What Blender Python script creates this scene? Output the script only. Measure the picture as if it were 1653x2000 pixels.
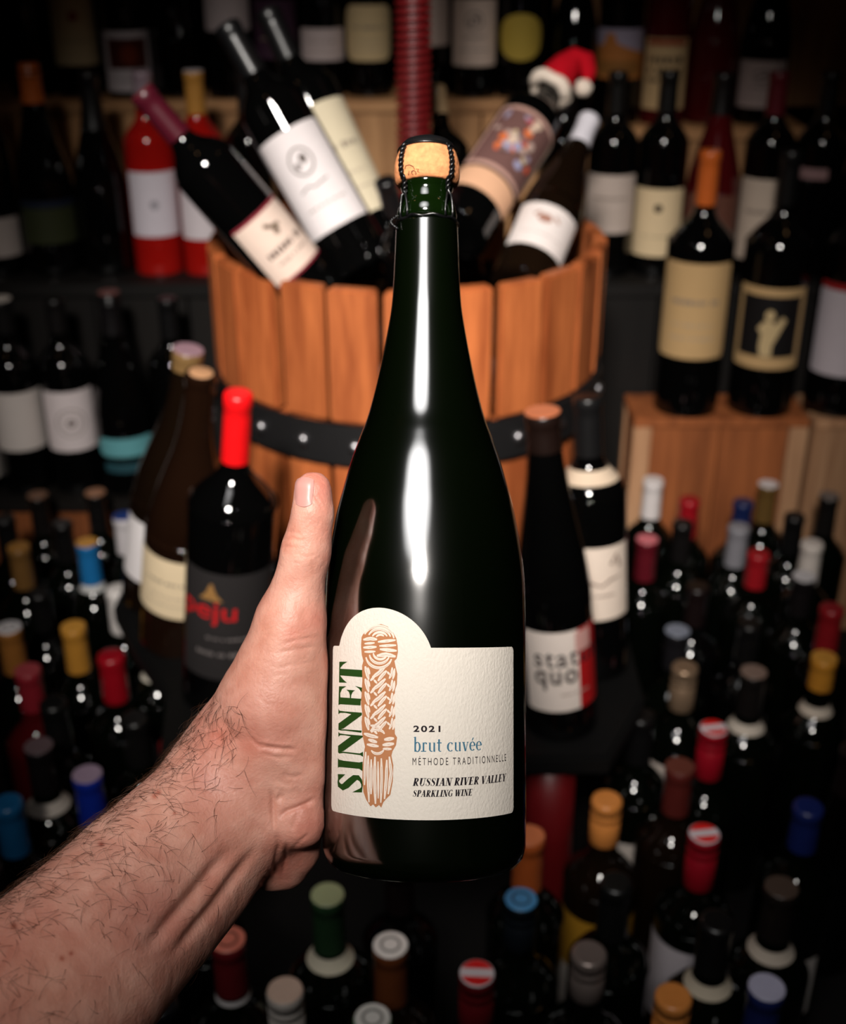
import bpy, bmesh, math, random
import numpy as np
from mathutils import Vector, Matrix
from mathutils.geometry import tessellate_polygon

random.seed(7)
for o in list(bpy.data.objects):
    bpy.data.objects.remove(o)
S = bpy.context.scene
COL = S.collection

# ------------------------------------------------------------------ camera
F = 2400.0                       # focal length in pixels of the 1653 x 2000 frame
PITCH = math.radians(27.0)
CAM = Vector((0, 0, 1.10))
RIGHT = Vector((1, 0, 0))
FWD = Vector((0, math.cos(PITCH), -math.sin(PITCH)))
UP = Vector((0, math.sin(PITCH), math.cos(PITCH)))

cd = bpy.data.cameras.new('camera')
cd.sensor_fit = 'VERTICAL'
cd.sensor_height = 36.0
cd.sensor_width = 36.0 * 1653 / 2000
cd.lens = F / 2000 * 36.0
cd.clip_start = 0.02
cd.dof.use_dof = True
cd.dof.focus_distance = 0.512
cd.dof.aperture_fstop = 8.0
cam = bpy.data.objects.new('camera', cd)
cam.location = CAM
cam.rotation_euler = (math.radians(90) - PITCH, 0, 0)
COL.objects.link(cam)
S.camera = cam


def loc(x, y, d):
    """camera-frame metres (right, up, depth) -> world"""
    return CAM + RIGHT * x + UP * y + FWD * d


def at_depth(px, py, d):
    return loc((px - 826.5) / F * d, (1000 - py) / F * d, d)


def raydir(px, py):
    return RIGHT * ((px - 826.5) / F) + UP * ((1000 - py) / F) + FWD


def at_z(px, py, z):
    r = raydir(px, py)
    return CAM + r * ((z - CAM.z) / r.z)


def x_at(px, f, z):
    """world x of the pixel column px on a point at forward distance f, height z"""
    depth = f * math.cos(PITCH) + (CAM.z - z) * math.sin(PITCH)
    return (px - 826.5) / F * depth


# ------------------------------------------------------------------ world, lights, exposure
w = bpy.data.worlds.new('world')
S.world = w
w.use_nodes = True
w.node_tree.nodes['Background'].inputs[0].default_value = (1.0, 0.8, 0.62, 1)
w.node_tree.nodes['Background'].inputs[1].default_value = 0.001

S.view_settings.view_transform = 'Standard'
S.view_settings.look = 'None'
S.view_settings.gamma = 1.0
S.view_settings.use_curve_mapping = False
S.view_settings.exposure = 0.10


def aim(o, target):
    d = (target - o.location).normalized()
    o.rotation_euler = d.to_track_quat('-Z', 'Y').to_euler()


# the photographer's flash: a small direct head above the lens ...
ld = bpy.data.lights.new('flash_head', 'AREA')
ld.shape = 'RECTANGLE'
ld.size = 0.30
ld.size_y = 0.30
ld.energy = 3.6
ld.color = (1.0, 0.94, 0.88)
ld.spread = math.radians(28)
lo = bpy.data.objects.new('flash_head', ld)
lo.location = loc(-0.22, 0.58, -1.25)
COL.objects.link(lo)
aim(lo, at_depth(770, 630, 1.3))
# ... and an added area light above the lens, standing in for bounced flash
ld = bpy.data.lights.new('bounce_stand_in', 'AREA')
ld.shape = 'RECTANGLE'
ld.size = 0.60
ld.size_y = 0.56
ld.energy = 0.42
ld.color = (1.0, 0.98, 0.97)
ld.spread = math.radians(36)
lo = bpy.data.objects.new('bounce_stand_in', ld)
lo.location = loc(-0.13, 0.43, 0.0)
COL.objects.link(lo)
aim(lo, at_depth(800, 930, 0.56))

# two dim warm ceiling lamps of the shop
for k, (lx, ly) in enumerate(((-0.9, 0.9), (0.8, 1.2))):
    pd = bpy.data.lights.new('ceiling_lamp_light', 'POINT')
    pd.energy = 0.4
    pd.color = (1.0, 0.55, 0.25)
    pd.shadow_soft_size = 0.05
    po = bpy.data.objects.new('ceiling_lamp_light', pd)
    po.location = (lx, ly, 2.25)
    COL.objects.link(po)

# ------------------------------------------------------------------ helpers


def tag(o, label=None, cat=None, group=None, kind=None):
    if label:
        o['label'] = label
    if cat:
        o['category'] = cat
    if group:
        o['group'] = group
    if kind:
        o['kind'] = kind
    return o


def mesh(name, verts, faces, smooth=True):
    m = bpy.data.meshes.new(name)
    m.from_pydata([tuple(v) for v in verts], [], faces)
    if smooth:
        m.polygons.foreach_set('use_smooth', [True] * len(m.polygons))
    m.update()
    return m


def put(name, m, mat=None, parent=None, location=None):
    o = bpy.data.objects.new(name, m)
    COL.objects.link(o)
    if mat is not None and len(m.materials) == 0:
        m.materials.append(mat)
    if parent is not None:
        o.parent = parent
    if location is not None:
        o.location = location
    return o


def put_mat(name, m, mat, parent=None):
    """link shared mesh data with its material on the object"""
    o = bpy.data.objects.new(name, m)
    COL.objects.link(o)
    if len(m.materials) == 0:
        m.materials.append(mat)
    o.material_slots[0].link = 'OBJECT'
    o.material_slots[0].material = mat
    if parent is not None:
        o.parent = parent
    return o


def empty(name, matrix):
    o = bpy.data.objects.new(name, None)
    o.empty_display_size = 0.02
    COL.objects.link(o)
    o.matrix_world = matrix
    return o


def box_geo(x0, x1, y0, y1, z0, z1, bev=0.0):
    bm = bmesh.new()
    bmesh.ops.create_cube(bm, size=1)
    for v in bm.verts:
        v.co = Vector(((x0 + x1) / 2 + v.co.x * (x1 - x0), (y0 + y1) / 2 + v.co.y * (y1 - y0), (z0 + z1) / 2 + v.co.z * (z1 - z0)))
    if bev:
        bmesh.ops.bevel(bm, geom=bm.edges[:], offset=bev, segments=2, affect='EDGES')
    m = bpy.data.meshes.new('box')
    bm.to_mesh(m)
    bm.free()
    return m


def lathe_geo(prof, segs=40, close=False):
    """prof: list of (r, z); a repeated point makes a sharp ring"""
    verts, faces = [], []
    rings = []
    for r, z in prof:
        if r < 1e-6:
            rings.append([len(verts)])
            verts.append((0, 0, z))
        else:
            rings.append(list(range(len(verts), len(verts) + segs)))
            for k in range(segs):
                a = 2 * math.pi * k / segs
                verts.append((r * math.cos(a), r * math.sin(a), z))
    for i in range(len(rings) - 1):
        if prof[i] == prof[i + 1]:
            continue
        A, B = rings[i], rings[i + 1]
        for k in range(segs):
            k2 = (k + 1) % segs
            if len(A) == 1 and len(B) == 1:
                continue
            if len(A) == 1:
                faces.append((A[0], B[k2], B[k]))
            elif len(B) == 1:
                faces.append((A[k], A[k2], B[0]))
            else:
                faces.append((A[k], A[k2], B[k2], B[k]))
    return verts, faces


def smooth_prof(pts, n=6):
    """Catmull-Rom through (r, z) points"""
    out = []
    P = [pts[0]] + list(pts) + [pts[-1]]
    for i in range(1, len(P) - 2):
        p0, p1, p2, p3 = [np.array(p, float) for p in P[i - 1:i + 3]]
        for j in range(n):
            t = j / n
            q = 0.5 * ((2 * p1) + (-p0 + p2) * t + (2 * p0 - 5 * p1 + 4 * p2 - p3) * t * t + (-p0 + 3 * p1 - 3 * p2 + p3) * t ** 3)
            out.append((max(float(q[0]), 0.0), float(q[1])))
    out.append(tuple(pts[-1]))
    return out


def tube_geo(pts, rad, segs=6, cap=True):
    pts = [Vector(p) for p in pts]
    n = len(pts)
    if not hasattr(rad, '__len__'):
        rad = [rad] * n
    verts, faces = [], []
    prev = None
    for i in range(n):
        t = (pts[min(i + 1, n - 1)] - pts[max(i - 1, 0)]).normalized()
        if prev is None:
            a = t.orthogonal().normalized()
        else:
            a = (prev - t * prev.dot(t)).normalized()
        prev = a
        b = t.cross(a)
        for k in range(segs):
            an = 2 * math.pi * k / segs
            verts.append(pts[i] + (a * math.cos(an) + b * math.sin(an)) * rad[i])
    for i in range(n - 1):
        for k in range(segs):
            k2 = (k + 1) % segs
            faces.append((i * segs + k, i * segs + k2, (i + 1) * segs + k2, (i + 1) * segs + k))
    if cap:
        faces.append(tuple(range(segs))[::-1])
        faces.append(tuple(range((n - 1) * segs, n * segs)))
    return verts, faces


def join_geo(parts):
    V, Fc = [], []
    for v, f in parts:
        o = len(V)
        V += list(v)
        Fc += [tuple(i + o for i in q) for q in f]
    return V, Fc


# ------------------------------------------------------------------ materials
MATS = {}


def srgb(r, g, b):
    f = lambda c: ((c / 255) / 12.92) if c / 255 <= 0.04045 else (((c / 255) + 0.055) / 1.055) ** 2.4
    return (f(r), f(g), f(b))


def mat(key, col, rough=0.5, metal=0.0, spec=0.5, var=0.12, scale=60.0, bump=0.0, bscale=300.0, coat=0.0, sss=0.0, stretch=(1, 1, 1), detail=3.0):
    if key in MATS:
        return MATS[key]
    m = bpy.data.materials.new(key)
    m.use_nodes = True
    nt = m.node_tree
    p = nt.nodes['Principled BSDF']
    tc = nt.nodes.new('ShaderNodeTexCoord')
    mp = nt.nodes.new('ShaderNodeMapping')
    mp.inputs['Scale'].default_value = stretch
    nt.links.new(tc.outputs['Object'], mp.inputs['Vector'])
    nz = nt.nodes.new('ShaderNodeTexNoise')
    nz.inputs['Scale'].default_value = scale
    nz.inputs['Detail'].default_value = detail
    nt.links.new(mp.outputs['Vector'], nz.inputs['Vector'])
    mx = nt.nodes.new('ShaderNodeMix')
    mx.data_type = 'RGBA'
    lo_ = tuple(c * (1 - var) for c in col) + (1,)
    hi_ = tuple(min(1, c * (1 + var)) for c in col) + (1,)
    mx.inputs[6].default_value = lo_
    mx.inputs[7].default_value = hi_
    nt.links.new(nz.outputs['Fac'], mx.inputs[0])
    nt.links.new(mx.outputs[2], p.inputs['Base Color'])
    p.inputs['Roughness'].default_value = rough
    p.inputs['Metallic'].default_value = metal
    p.inputs['Specular IOR Level'].default_value = spec
    if coat:
        p.inputs['Coat Weight'].default_value = coat
        p.inputs['Coat Roughness'].default_value = rough
    if sss:
        p.inputs['Subsurface Weight'].default_value = sss
        p.inputs['Subsurface Radius'].default_value = (0.006, 0.002, 0.001)
        p.inputs['Subsurface Scale'].default_value = 1.0
    if bump:
        bn = nt.nodes.new('ShaderNodeTexNoise')
        bn.inputs['Scale'].default_value = bscale
        bn.inputs['Detail'].default_value = 4
        nt.links.new(mp.outputs['Vector'], bn.inputs['Vector'])
        bp = nt.nodes.new('ShaderNodeBump')
        bp.inputs['Strength'].default_value = bump
        bp.inputs['Distance'].default_value = 0.001
        nt.links.new(bn.outputs['Fac'], bp.inputs['Height'])
        nt.links.new(bp.outputs['Normal'], p.inputs['Normal'])
    MATS[key] = m
    return m


def wood(key, dark, light, along='z', rough=0.6, scale=9.0):
    if key in MATS:
        return MATS[key]
    m = bpy.data.materials.new(key)
    m.use_nodes = True
    nt = m.node_tree
    N = nt.nodes.new
    L = nt.links.new
    p = nt.nodes['Principled BSDF']
    tc = N('ShaderNodeTexCoord')
    oi = N('ShaderNodeObjectInfo')
    add = N('ShaderNodeVectorMath')
    add.operation = 'MULTIPLY_ADD'
    comb = N('ShaderNodeCombineXYZ')
    for k in range(3):
        L(oi.outputs['Random'], comb.inputs[k])
    add.inputs[1].default_value = (7.3, 5.1, 9.7)
    L(comb.outputs[0], add.inputs[0])
    L(tc.outputs['Object'], add.inputs[2])
    mp = N('ShaderNodeMapping')
    st = {'z': (1, 1, 0.09), 'x': (0.09, 1, 1), 'y': (1, 0.09, 1)}[along]
    mp.inputs['Scale'].default_value = st
    L(add.outputs[0], mp.inputs['Vector'])
    n1 = N('ShaderNodeTexNoise')
    n1.inputs['Scale'].default_value = scale * 4
    n1.inputs['Detail'].default_value = 6
    n1.inputs['Distortion'].default_value = 0.6
    L(mp.outputs[0], n1.inputs['Vector'])
    n2 = N('ShaderNodeTexNoise')
    n2.inputs['Scale'].default_value = scale * 22
    n2.inputs['Detail'].default_value = 4
    L(mp.outputs[0], n2.inputs['Vector'])
    ramp = N('ShaderNodeValToRGB')
    ramp.color_ramp.elements[0].position = 0.33
    ramp.color_ramp.elements[0].color = dark + (1,)
    ramp.color_ramp.elements[1].position = 0.66
    ramp.color_ramp.elements[1].color = light + (1,)
    mixf = N('ShaderNodeMath')
    mixf.operation = 'MULTIPLY_ADD'
    mixf.inputs[1].default_value = 0.35
    L(n2.outputs['Fac'], mixf.inputs[0])
    sc = N('ShaderNodeMath')
    sc.operation = 'MULTIPLY'
    sc.inputs[1].default_value = 0.65
    L(n1.outputs['Fac'], sc.inputs[0])
    L(sc.outputs[0], mixf.inputs[2])
    L(mixf.outputs[0], ramp.inputs[0])
    # knots
    vk = N('ShaderNodeTexVoronoi')
    vk.inputs['Scale'].default_value = scale * 1.2
    mk = N('ShaderNodeMapping')
    mk.inputs['Scale'].default_value = {'z': (1, 1, 0.45), 'x': (0.45, 1, 1), 'y': (1, 0.45, 1)}[along]
    L(add.outputs[0], mk.inputs['Vector'])
    L(mk.outputs[0], vk.inputs['Vector'])
    kr = N('ShaderNodeValToRGB')
    kr.color_ramp.elements[0].position = 0.05
    kr.color_ramp.elements[0].color = (0.42, 0.36, 0.32, 1)
    kr.color_ramp.elements[1].position = 0.16
    kr.color_ramp.elements[1].color = (1, 1, 1, 1)
    L(vk.outputs['Distance'], kr.inputs[0])
    mul = N('ShaderNodeMix')
    mul.data_type = 'RGBA'
    mul.blend_type = 'MULTIPLY'
    mul.inputs[0].default_value = 1
    L(ramp.outputs[0], mul.inputs[6])
    L(kr.outputs[0], mul.inputs[7])
    hs = N('ShaderNodeHueSaturation')
    rr = N('ShaderNodeMapRange')
    rr.inputs[3].default_value = 0.8
    rr.inputs[4].default_value = 1.2
    L(oi.outputs['Random'], rr.inputs[0])
    L(rr.outputs[0], hs.inputs['Value'])
    L(mul.outputs[2], hs.inputs['Color'])
    L(hs.outputs[0], p.inputs['Base Color'])
    p.inputs['Roughness'].default_value = rough
    p.inputs['Specular IOR Level'].default_value = 0.3
    bp = N('ShaderNodeBump')
    bp.inputs['Strength'].default_value = 0.3
    bp.inputs['Distance'].default_value = 0.001
    L(n2.outputs['Fac'], bp.inputs['Height'])
    L(bp.outputs[0], p.inputs['Normal'])
    MATS[key] = m
    return m


def rgbkey(c):
    return '%02x%02x%02x' % tuple(int(v) for v in c)


def foil(c, metal=0.0, rough=0.38):
    if max(c) < 50:          # black foils and lacquers
        c = tuple(v * 0.55 for v in c)
    return mat('foil_' + rgbkey(c) + ('m' if metal else ''), srgb(*c), rough=rough, metal=metal, var=0.1, scale=90, bump=0.06, bscale=250)


def paper(c):
    return mat('paper_' + rgbkey(c), srgb(*c), rough=0.75, spec=0.25, var=0.05, scale=120, bump=0.08, bscale=500)


def inkm(c):
    return mat('ink_' + rgbkey(c), srgb(*c), rough=0.7, spec=0.2, var=0.08, scale=200)


GLASS = {
    'green': mat('dark_green_glass', (0.0012, 0.0018, 0.0010), rough=0.03, spec=0.6, var=0.3, scale=12),
    'black': mat('black_glass', (0.0012, 0.0012, 0.0012), rough=0.03, spec=0.6, var=0.3, scale=12),
    'brown': mat('brown_glass', (0.006, 0.003, 0.0015), rough=0.03, spec=0.6, var=0.3, scale=12),
    'amber': mat('amber_wine_glass', (0.010, 0.004, 0.002), rough=0.03, spec=0.6, var=0.3, scale=12),
    'rose': mat('red_rose_wine_glass', (0.30, 0.006, 0.004), rough=0.05, spec=0.5, var=0.15, scale=14),
    'red': mat('dark_red_wine_glass', (0.06, 0.003, 0.004), rough=0.07, spec=0.5, var=0.15, scale=14),
    'gold': mat('golden_white_wine_glass', (0.42, 0.21, 0.02), rough=0.06, spec=0.5, var=0.2, scale=14),
}

# ------------------------------------------------------------------ bottle kit
STYLES = {
    # name: (H, R, profile)
    'bordeaux': [(0, 0.004), (0.030, 0.0), (0.0345, 0.0005), (0.0372, 0.005), (0.0376, 0.012), (0.0380, 0.186), (0.0374, 0.196), (0.0345, 0.207),
                 (0.0280, 0.2165), (0.0205, 0.2245), (0.0156, 0.2335), (0.0141, 0.245), (0.0134, 0.286), (0.0142, 0.2875), (0.0142, 0.297), (0.0130, 0.299), (0, 0.299)],
    'burgundy': [(0, 0.004), (0.032, 0.0), (0.0375, 0.0005), (0.0407, 0.005), (0.0412, 0.012), (0.0412, 0.120), (0.0405, 0.134), (0.0375, 0.155),
                 (0.0318, 0.178), (0.0255, 0.200), (0.0196, 0.222), (0.0162, 0.242), (0.0142, 0.264), (0.0136, 0.286), (0.0143, 0.2875), (0.0143, 0.295), (0.0131, 0.297), (0, 0.297)],
    'champagne': [(0, 0.004), (0.035, 0.0), (0.0400, 0.0005), (0.0436, 0.006), (0.0440, 0.014), (0.0440, 0.118), (0.0432, 0.134), (0.0405, 0.155),
                  (0.0345, 0.181), (0.0270, 0.209), (0.0205, 0.236), (0.0168, 0.258), (0.0152, 0.278), (0.0150, 0.290), (0.0165, 0.2925), (0.0165, 0.299), (0.0148, 0.304), (0.0150, 0.309), (0, 0.310)],
    'slim': [(0, 0.004), (0.028, 0.0), (0.0335, 0.0005), (0.0362, 0.005), (0.0366, 0.012), (0.0366, 0.140), (0.0355, 0.160), (0.0318, 0.190),
             (0.0262, 0.222), (0.0208, 0.255), (0.0170, 0.282), (0.0150, 0.305), (0.0146, 0.318), (0.0154, 0.3195), (0.0154, 0.327), (0.0140, 0.329), (0, 0.329)],
}
STYLES['largeformat'] = [(r_ * (1 - 0.22 * min(max((z_ - 0.200) / 0.035, 0), 1)), z_) for r_, z_ in STYLES['bordeaux']]
HGT = {'largeformat': 0.299, 'bordeaux': 0.299, 'burgundy': 0.297, 'champagne': 0.310, 'slim': 0.329}
RAD = {'largeformat': 0.0380, 'bordeaux': 0.0380, 'burgundy': 0.0412, 'champagne': 0.0440, 'slim': 0.0366}


def prof_r(style, h):
    P = STYLES[style][3:-2]
    if h <= P[0][1]:
        return P[0][0]
    for (r0, z0), (r1, z1) in zip(P, P[1:]):
        if z0 <= h <= z1:
            t = (h - z0) / max(z1 - z0, 1e-6)
            return r0 + (r1 - r0) * t
    return P[-1][0]


SMOOTH = {}
BODY = {}
for st, P in STYLES.items():
    core = smooth_prof(P[3:-4], 4)
    full = [P[0], P[1], P[2]] + core + [P[-4], P[-3], P[-3], P[-2], P[-2], P[-1]]
    SMOOTH[st] = core
    BODY[st] = mesh('bottle_glass_' + st, *lathe_geo(full, 40))


def core_r(style, h):
    P = SMOOTH[style]
    if h >= P[-1][1]:
        return P[-1][0]
    for (r0, z0), (r1, z1) in zip(P, P[1:]):
        if z0 <= h <= z1:
            return r0 + (r1 - r0) * (h - z0) / max(z1 - z0, 1e-6)
    return P[0][0]


CAPG = {}


def cap_mesh(style, kind, length):
    key = (style, kind, length)
    if key in CAPG:
        return CAPG[key]
    H = HGT[style]
    if style in ('bordeaux', 'largeformat'):
        length = min(length, 0.060)
    if kind == 'foil':
        h0 = H - length
        pr = [(core_r(style, h0) + 0.0006, h0)]
        n = 6
        for i in range(1, n + 1):
            h = h0 + (H - 0.012 - h0) * i / n
            pr.append((core_r(style, h) + 0.0008, h))
        rt = STYLES[style][-3][0] + 0.0009
        pr += [(rt, H - 0.0105), (rt, H - 0.0018), (rt - 0.0012, H + 0.0006), (rt - 0.0030, H + 0.0010), (rt - 0.0030, H + 0.0010), (0, H + 0.0008)]
    elif kind == 'wax':
        h0 = H - length
        pr = [(core_r(style, h0) + 0.0004, h0), (core_r(style, h0) + 0.0016, h0 + 0.002)]
        n = 6
        for i in range(1, n + 1):
            h = h0 + (H - 0.012 - h0) * i / n
            pr.append((core_r(style, h) + 0.0018, h))
        pr += [(0.0162, H - 0.008), (0.0163, H - 0.001), (0.0152, H + 0.0022), (0.0115, H + 0.0034), (0, H + 0.0030)]
    elif kind == 'screw':
        h0 = H - length
        r = 0.0149
        pr = [(r - 0.0006, h0), (r, h0 + 0.001), (r, H - 0.022), (r - 0.0010, H - 0.0212), (r - 0.0010, H - 0.0196), (r + 0.0002, H - 0.0186),
              (r + 0.0002, H - 0.0135), (r - 0.0010, H - 0.0125), (r - 0.0010, H - 0.0105), (r + 0.0003, H - 0.0095), (r + 0.0003, H - 0.001),
              (r - 0.0006, H + 0.0010), (r - 0.0022, H + 0.0018), (r - 0.0030, H + 0.0018), (r - 0.0030, H + 0.0018), (0, H + 0.0016)]
    elif kind == 'champ':
        h0 = H - length
        pr = [(core_r(style, h0) + 0.0006, h0)]
        n = 8
        for i in range(1, n + 1):
            h = h0 + (H - 0.020 - h0) * i / n
            pr.append((core_r(style, h) + 0.0010, h))
        pr += [(0.0178, H - 0.016), (0.0180, H - 0.010), (0.0165, H - 0.004), (0.0175, H + 0.002), (0.0185, H + 0.010), (0.0178, H + 0.016), (0.0150, H + 0.020), (0.0150, H + 0.020), (0, H + 0.021)]
    CAPG[key] = mesh('cap_%s_%s' % (style, kind), *lathe_geo(pr, 32))
    return CAPG[key]


TOPG = {}


def top_mesh(r, z, kind):
    key = (r, z, kind)
    if key in TOPG:
        return TOPG[key]
    n = 28
    if kind == 'disc':
        V, Fc = lathe_geo([(r, z - 0.0006), (r, z + 0.0004), (r - 0.0006, z + 0.0008), (r - 0.0006, z + 0.0008), (0, z + 0.0008)], n)
    elif kind == 'ring':
        V, Fc = lathe_geo([(r * 0.45, z + 0.0008), (r * 0.45, z + 0.0013), (r * 0.62, z + 0.0013), (r * 0.62, z + 0.0008)], n)
    elif kind == 'segments':       # two circle segments either side of a pale middle stripe
        V, Fc = [], []
        rr, c = r * 0.93, r * 0.30
        a0 = math.asin(c / rr)
        for sg in (1, -1):
            pts = []
            for i in range(15):
                a = a0 + (math.pi - 2 * a0) * i / 14
                pts.append((rr * math.cos(a), sg * rr * math.sin(a), z + 0.0011))
            o = len(V)
            V += pts
            f = tuple(range(o, o + 15))
            Fc.append(f if sg > 0 else f[::-1])
    TOPG[key] = mesh('cap_top_' + kind, V, Fc, smooth=False)
    return TOPG[key]


def patch_geo(R, lo_, hi_, a0, a1, na=28, nh=6, Rf=None):
    """curved label: for each angle column a height range lo_(t)..hi_(t), t in 0..1"""
    V, Fc = [], []
    for i in range(na + 1):
        t = i / na
        a = a0 + (a1 - a0) * t
        l = lo_(t) if callable(lo_) else lo_
        h = hi_(t) if callable(hi_) else hi_
        for j in range(nh + 1):
            z = l + (h - l) * j / nh
            r = Rf(z) if Rf else R
            V.append((r * math.sin(a), -r * math.cos(a), z))
    for i in range(na):
        for j in range(nh):
            A = i * (nh + 1) + j
            B = (i + 1) * (nh + 1) + j
            Fc.append((A, B, B + 1, A + 1))
    return V, Fc


def round_shape(h0, h1, width, rc):
    """lo/hi functions for a rounded-corner label of given arc width"""
    def corner(t):
        x = min(t, 1 - t) * width
        if x >= rc:
            return 0.0
        return rc - math.sqrt(max(rc * rc - (rc - x) ** 2, 0))
    return (lambda t: h0 + corner(t)), (lambda t: h1 - corner(t))


def oval_shape(hc, hh):
    f = lambda t: hh * math.sqrt(max(1 - (2 * t - 1) ** 2, 0.0)) ** 0.8
    return (lambda t: hc - f(t)), (lambda t: hc + f(t))


def stroke_polys(pts, widths):
    """variable-width polyline -> quads in 2D"""
    P = [np.array(p, float) for p in pts]
    n = len(P)
    if not hasattr(widths, '__len__'):
        widths = [widths] * n
    Lf, Rt = [], []
    for i in range(n):
        t = P[min(i + 1, n - 1)] - P[max(i - 1, 0)]
        t = t / (np.linalg.norm(t) + 1e-12)
        nn = np.array((-t[1], t[0])) * widths[i] / 2
        Lf.append(P[i] + nn)
        Rt.append(P[i] - nn)
    return [[tuple(Rt[i]), tuple(Rt[i + 1]), tuple(Lf[i + 1]), tuple(Lf[i])] for i in range(n - 1)]


def polys_to_tris(polys, maxlen):
    tris = []
    for P in polys:
        vs = [Vector((p[0], p[1], 0)) for p in P]
        if len(vs) == 3:
            T = [(0, 1, 2)]
        else:
            T = tessellate_polygon([vs])
        for t in T:
            tris.append(tuple((vs[i].x, vs[i].y) for i in t))
    out = []
    stack = tris
    while stack:
        t = stack.pop()
        e = [math.dist(t[i], t[(i + 1) % 3]) for i in range(3)]
        k = max(range(3), key=lambda i: e[i])
        if e[k] > maxlen:
            a, b, c = t[k], t[(k + 1) % 3], t[(k + 2) % 3]
            m_ = ((a[0] + b[0]) / 2, (a[1] + b[1]) / 2)
            stack.append((a, m_, c))
            stack.append((m_, b, c))
        else:
            ar = (t[1][0] - t[0][0]) * (t[2][1] - t[0][1]) - (t[2][0] - t[0][0]) * (t[1][1] - t[0][1])
            out.append(t if ar > 0 else (t[0], t[2], t[1]))
    return out


def print_geo(polys, R, maxlen=0.006):
    """2D polygons (u = arc metres, h) wrapped on a cylinder of radius R, facing -Y"""
    V, Fc = [], []
    for t in polys_to_tris(polys, maxlen):
        o = len(V)
        for u, h in t:
            a = u / R
            V.append((R * math.sin(a), -R * math.cos(a), h))
        Fc.append((o, o + 1, o + 2))
    return V, Fc


def text_polys(s, x0, x1, y0, y1, bold=0.0, shear=0.0, spacing=1.0):
    """built-in font outline fitted into a rectangle, as 2D triangles"""
    cu = bpy.data.curves.new('txt', 'FONT')
    cu.body = s
    cu.offset = bold
    cu.space_character = spacing
    cu.resolution_u = 4
    cu.shear = shear
    ob = bpy.data.objects.new('txt', cu)
    COL.objects.link(ob)
    dg = bpy.context.evaluated_depsgraph_get()
    me = ob.evaluated_get(dg).to_mesh()
    vs = np.array([v.co[:2] for v in me.vertices])
    fs = [tuple(p.vertices) for p in me.polygons]
    ob.evaluated_get(dg).to_mesh_clear()
    bpy.data.objects.remove(ob)
    mn, mxx = vs.min(0), vs.max(0)
    vs = (vs - mn) / (mxx - mn)
    vs = vs * np.array((x1 - x0, y1 - y0)) + np.array((x0, y0))
    return [[tuple(vs[i]) for i in f] for f in fs]


def rect(x0, x1, y0, y1):
    return [(x0, y0), (x1, y0), (x1, y1), (x0, y1)]


def ring_poly(cx, cy, rx, ry, w):
    pts = [(cx + rx * math.cos(a), cy + ry * math.sin(a)) for a in np.linspace(0, 2 * math.pi, 29)]
    return stroke_polys(pts, w)


def disc_poly(cx, cy, rx, ry, n=18):
    return [[(cx + rx * math.cos(2 * math.pi * k / n), cy + ry * math.sin(2 * math.pi * k / n)) for k in range(n)]]


def faux_line(x0, x1, y, h, seed):
    """a line of small unreadable print: separate little marks"""
    rg = random.Random(seed)
    out = []
    x = x0
    while x < x1:
        wv = rg.uniform(0.5, 1.1) * h * 0.7
        hh = h * rg.uniform(0.6, 1.0)
        out.append(rect(x, min(x + wv, x1), y - hh / 2, y + hh / 2))
        x += wv + h * (0.25 if rg.random() < 0.8 else 0.9)
    return out


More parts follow.
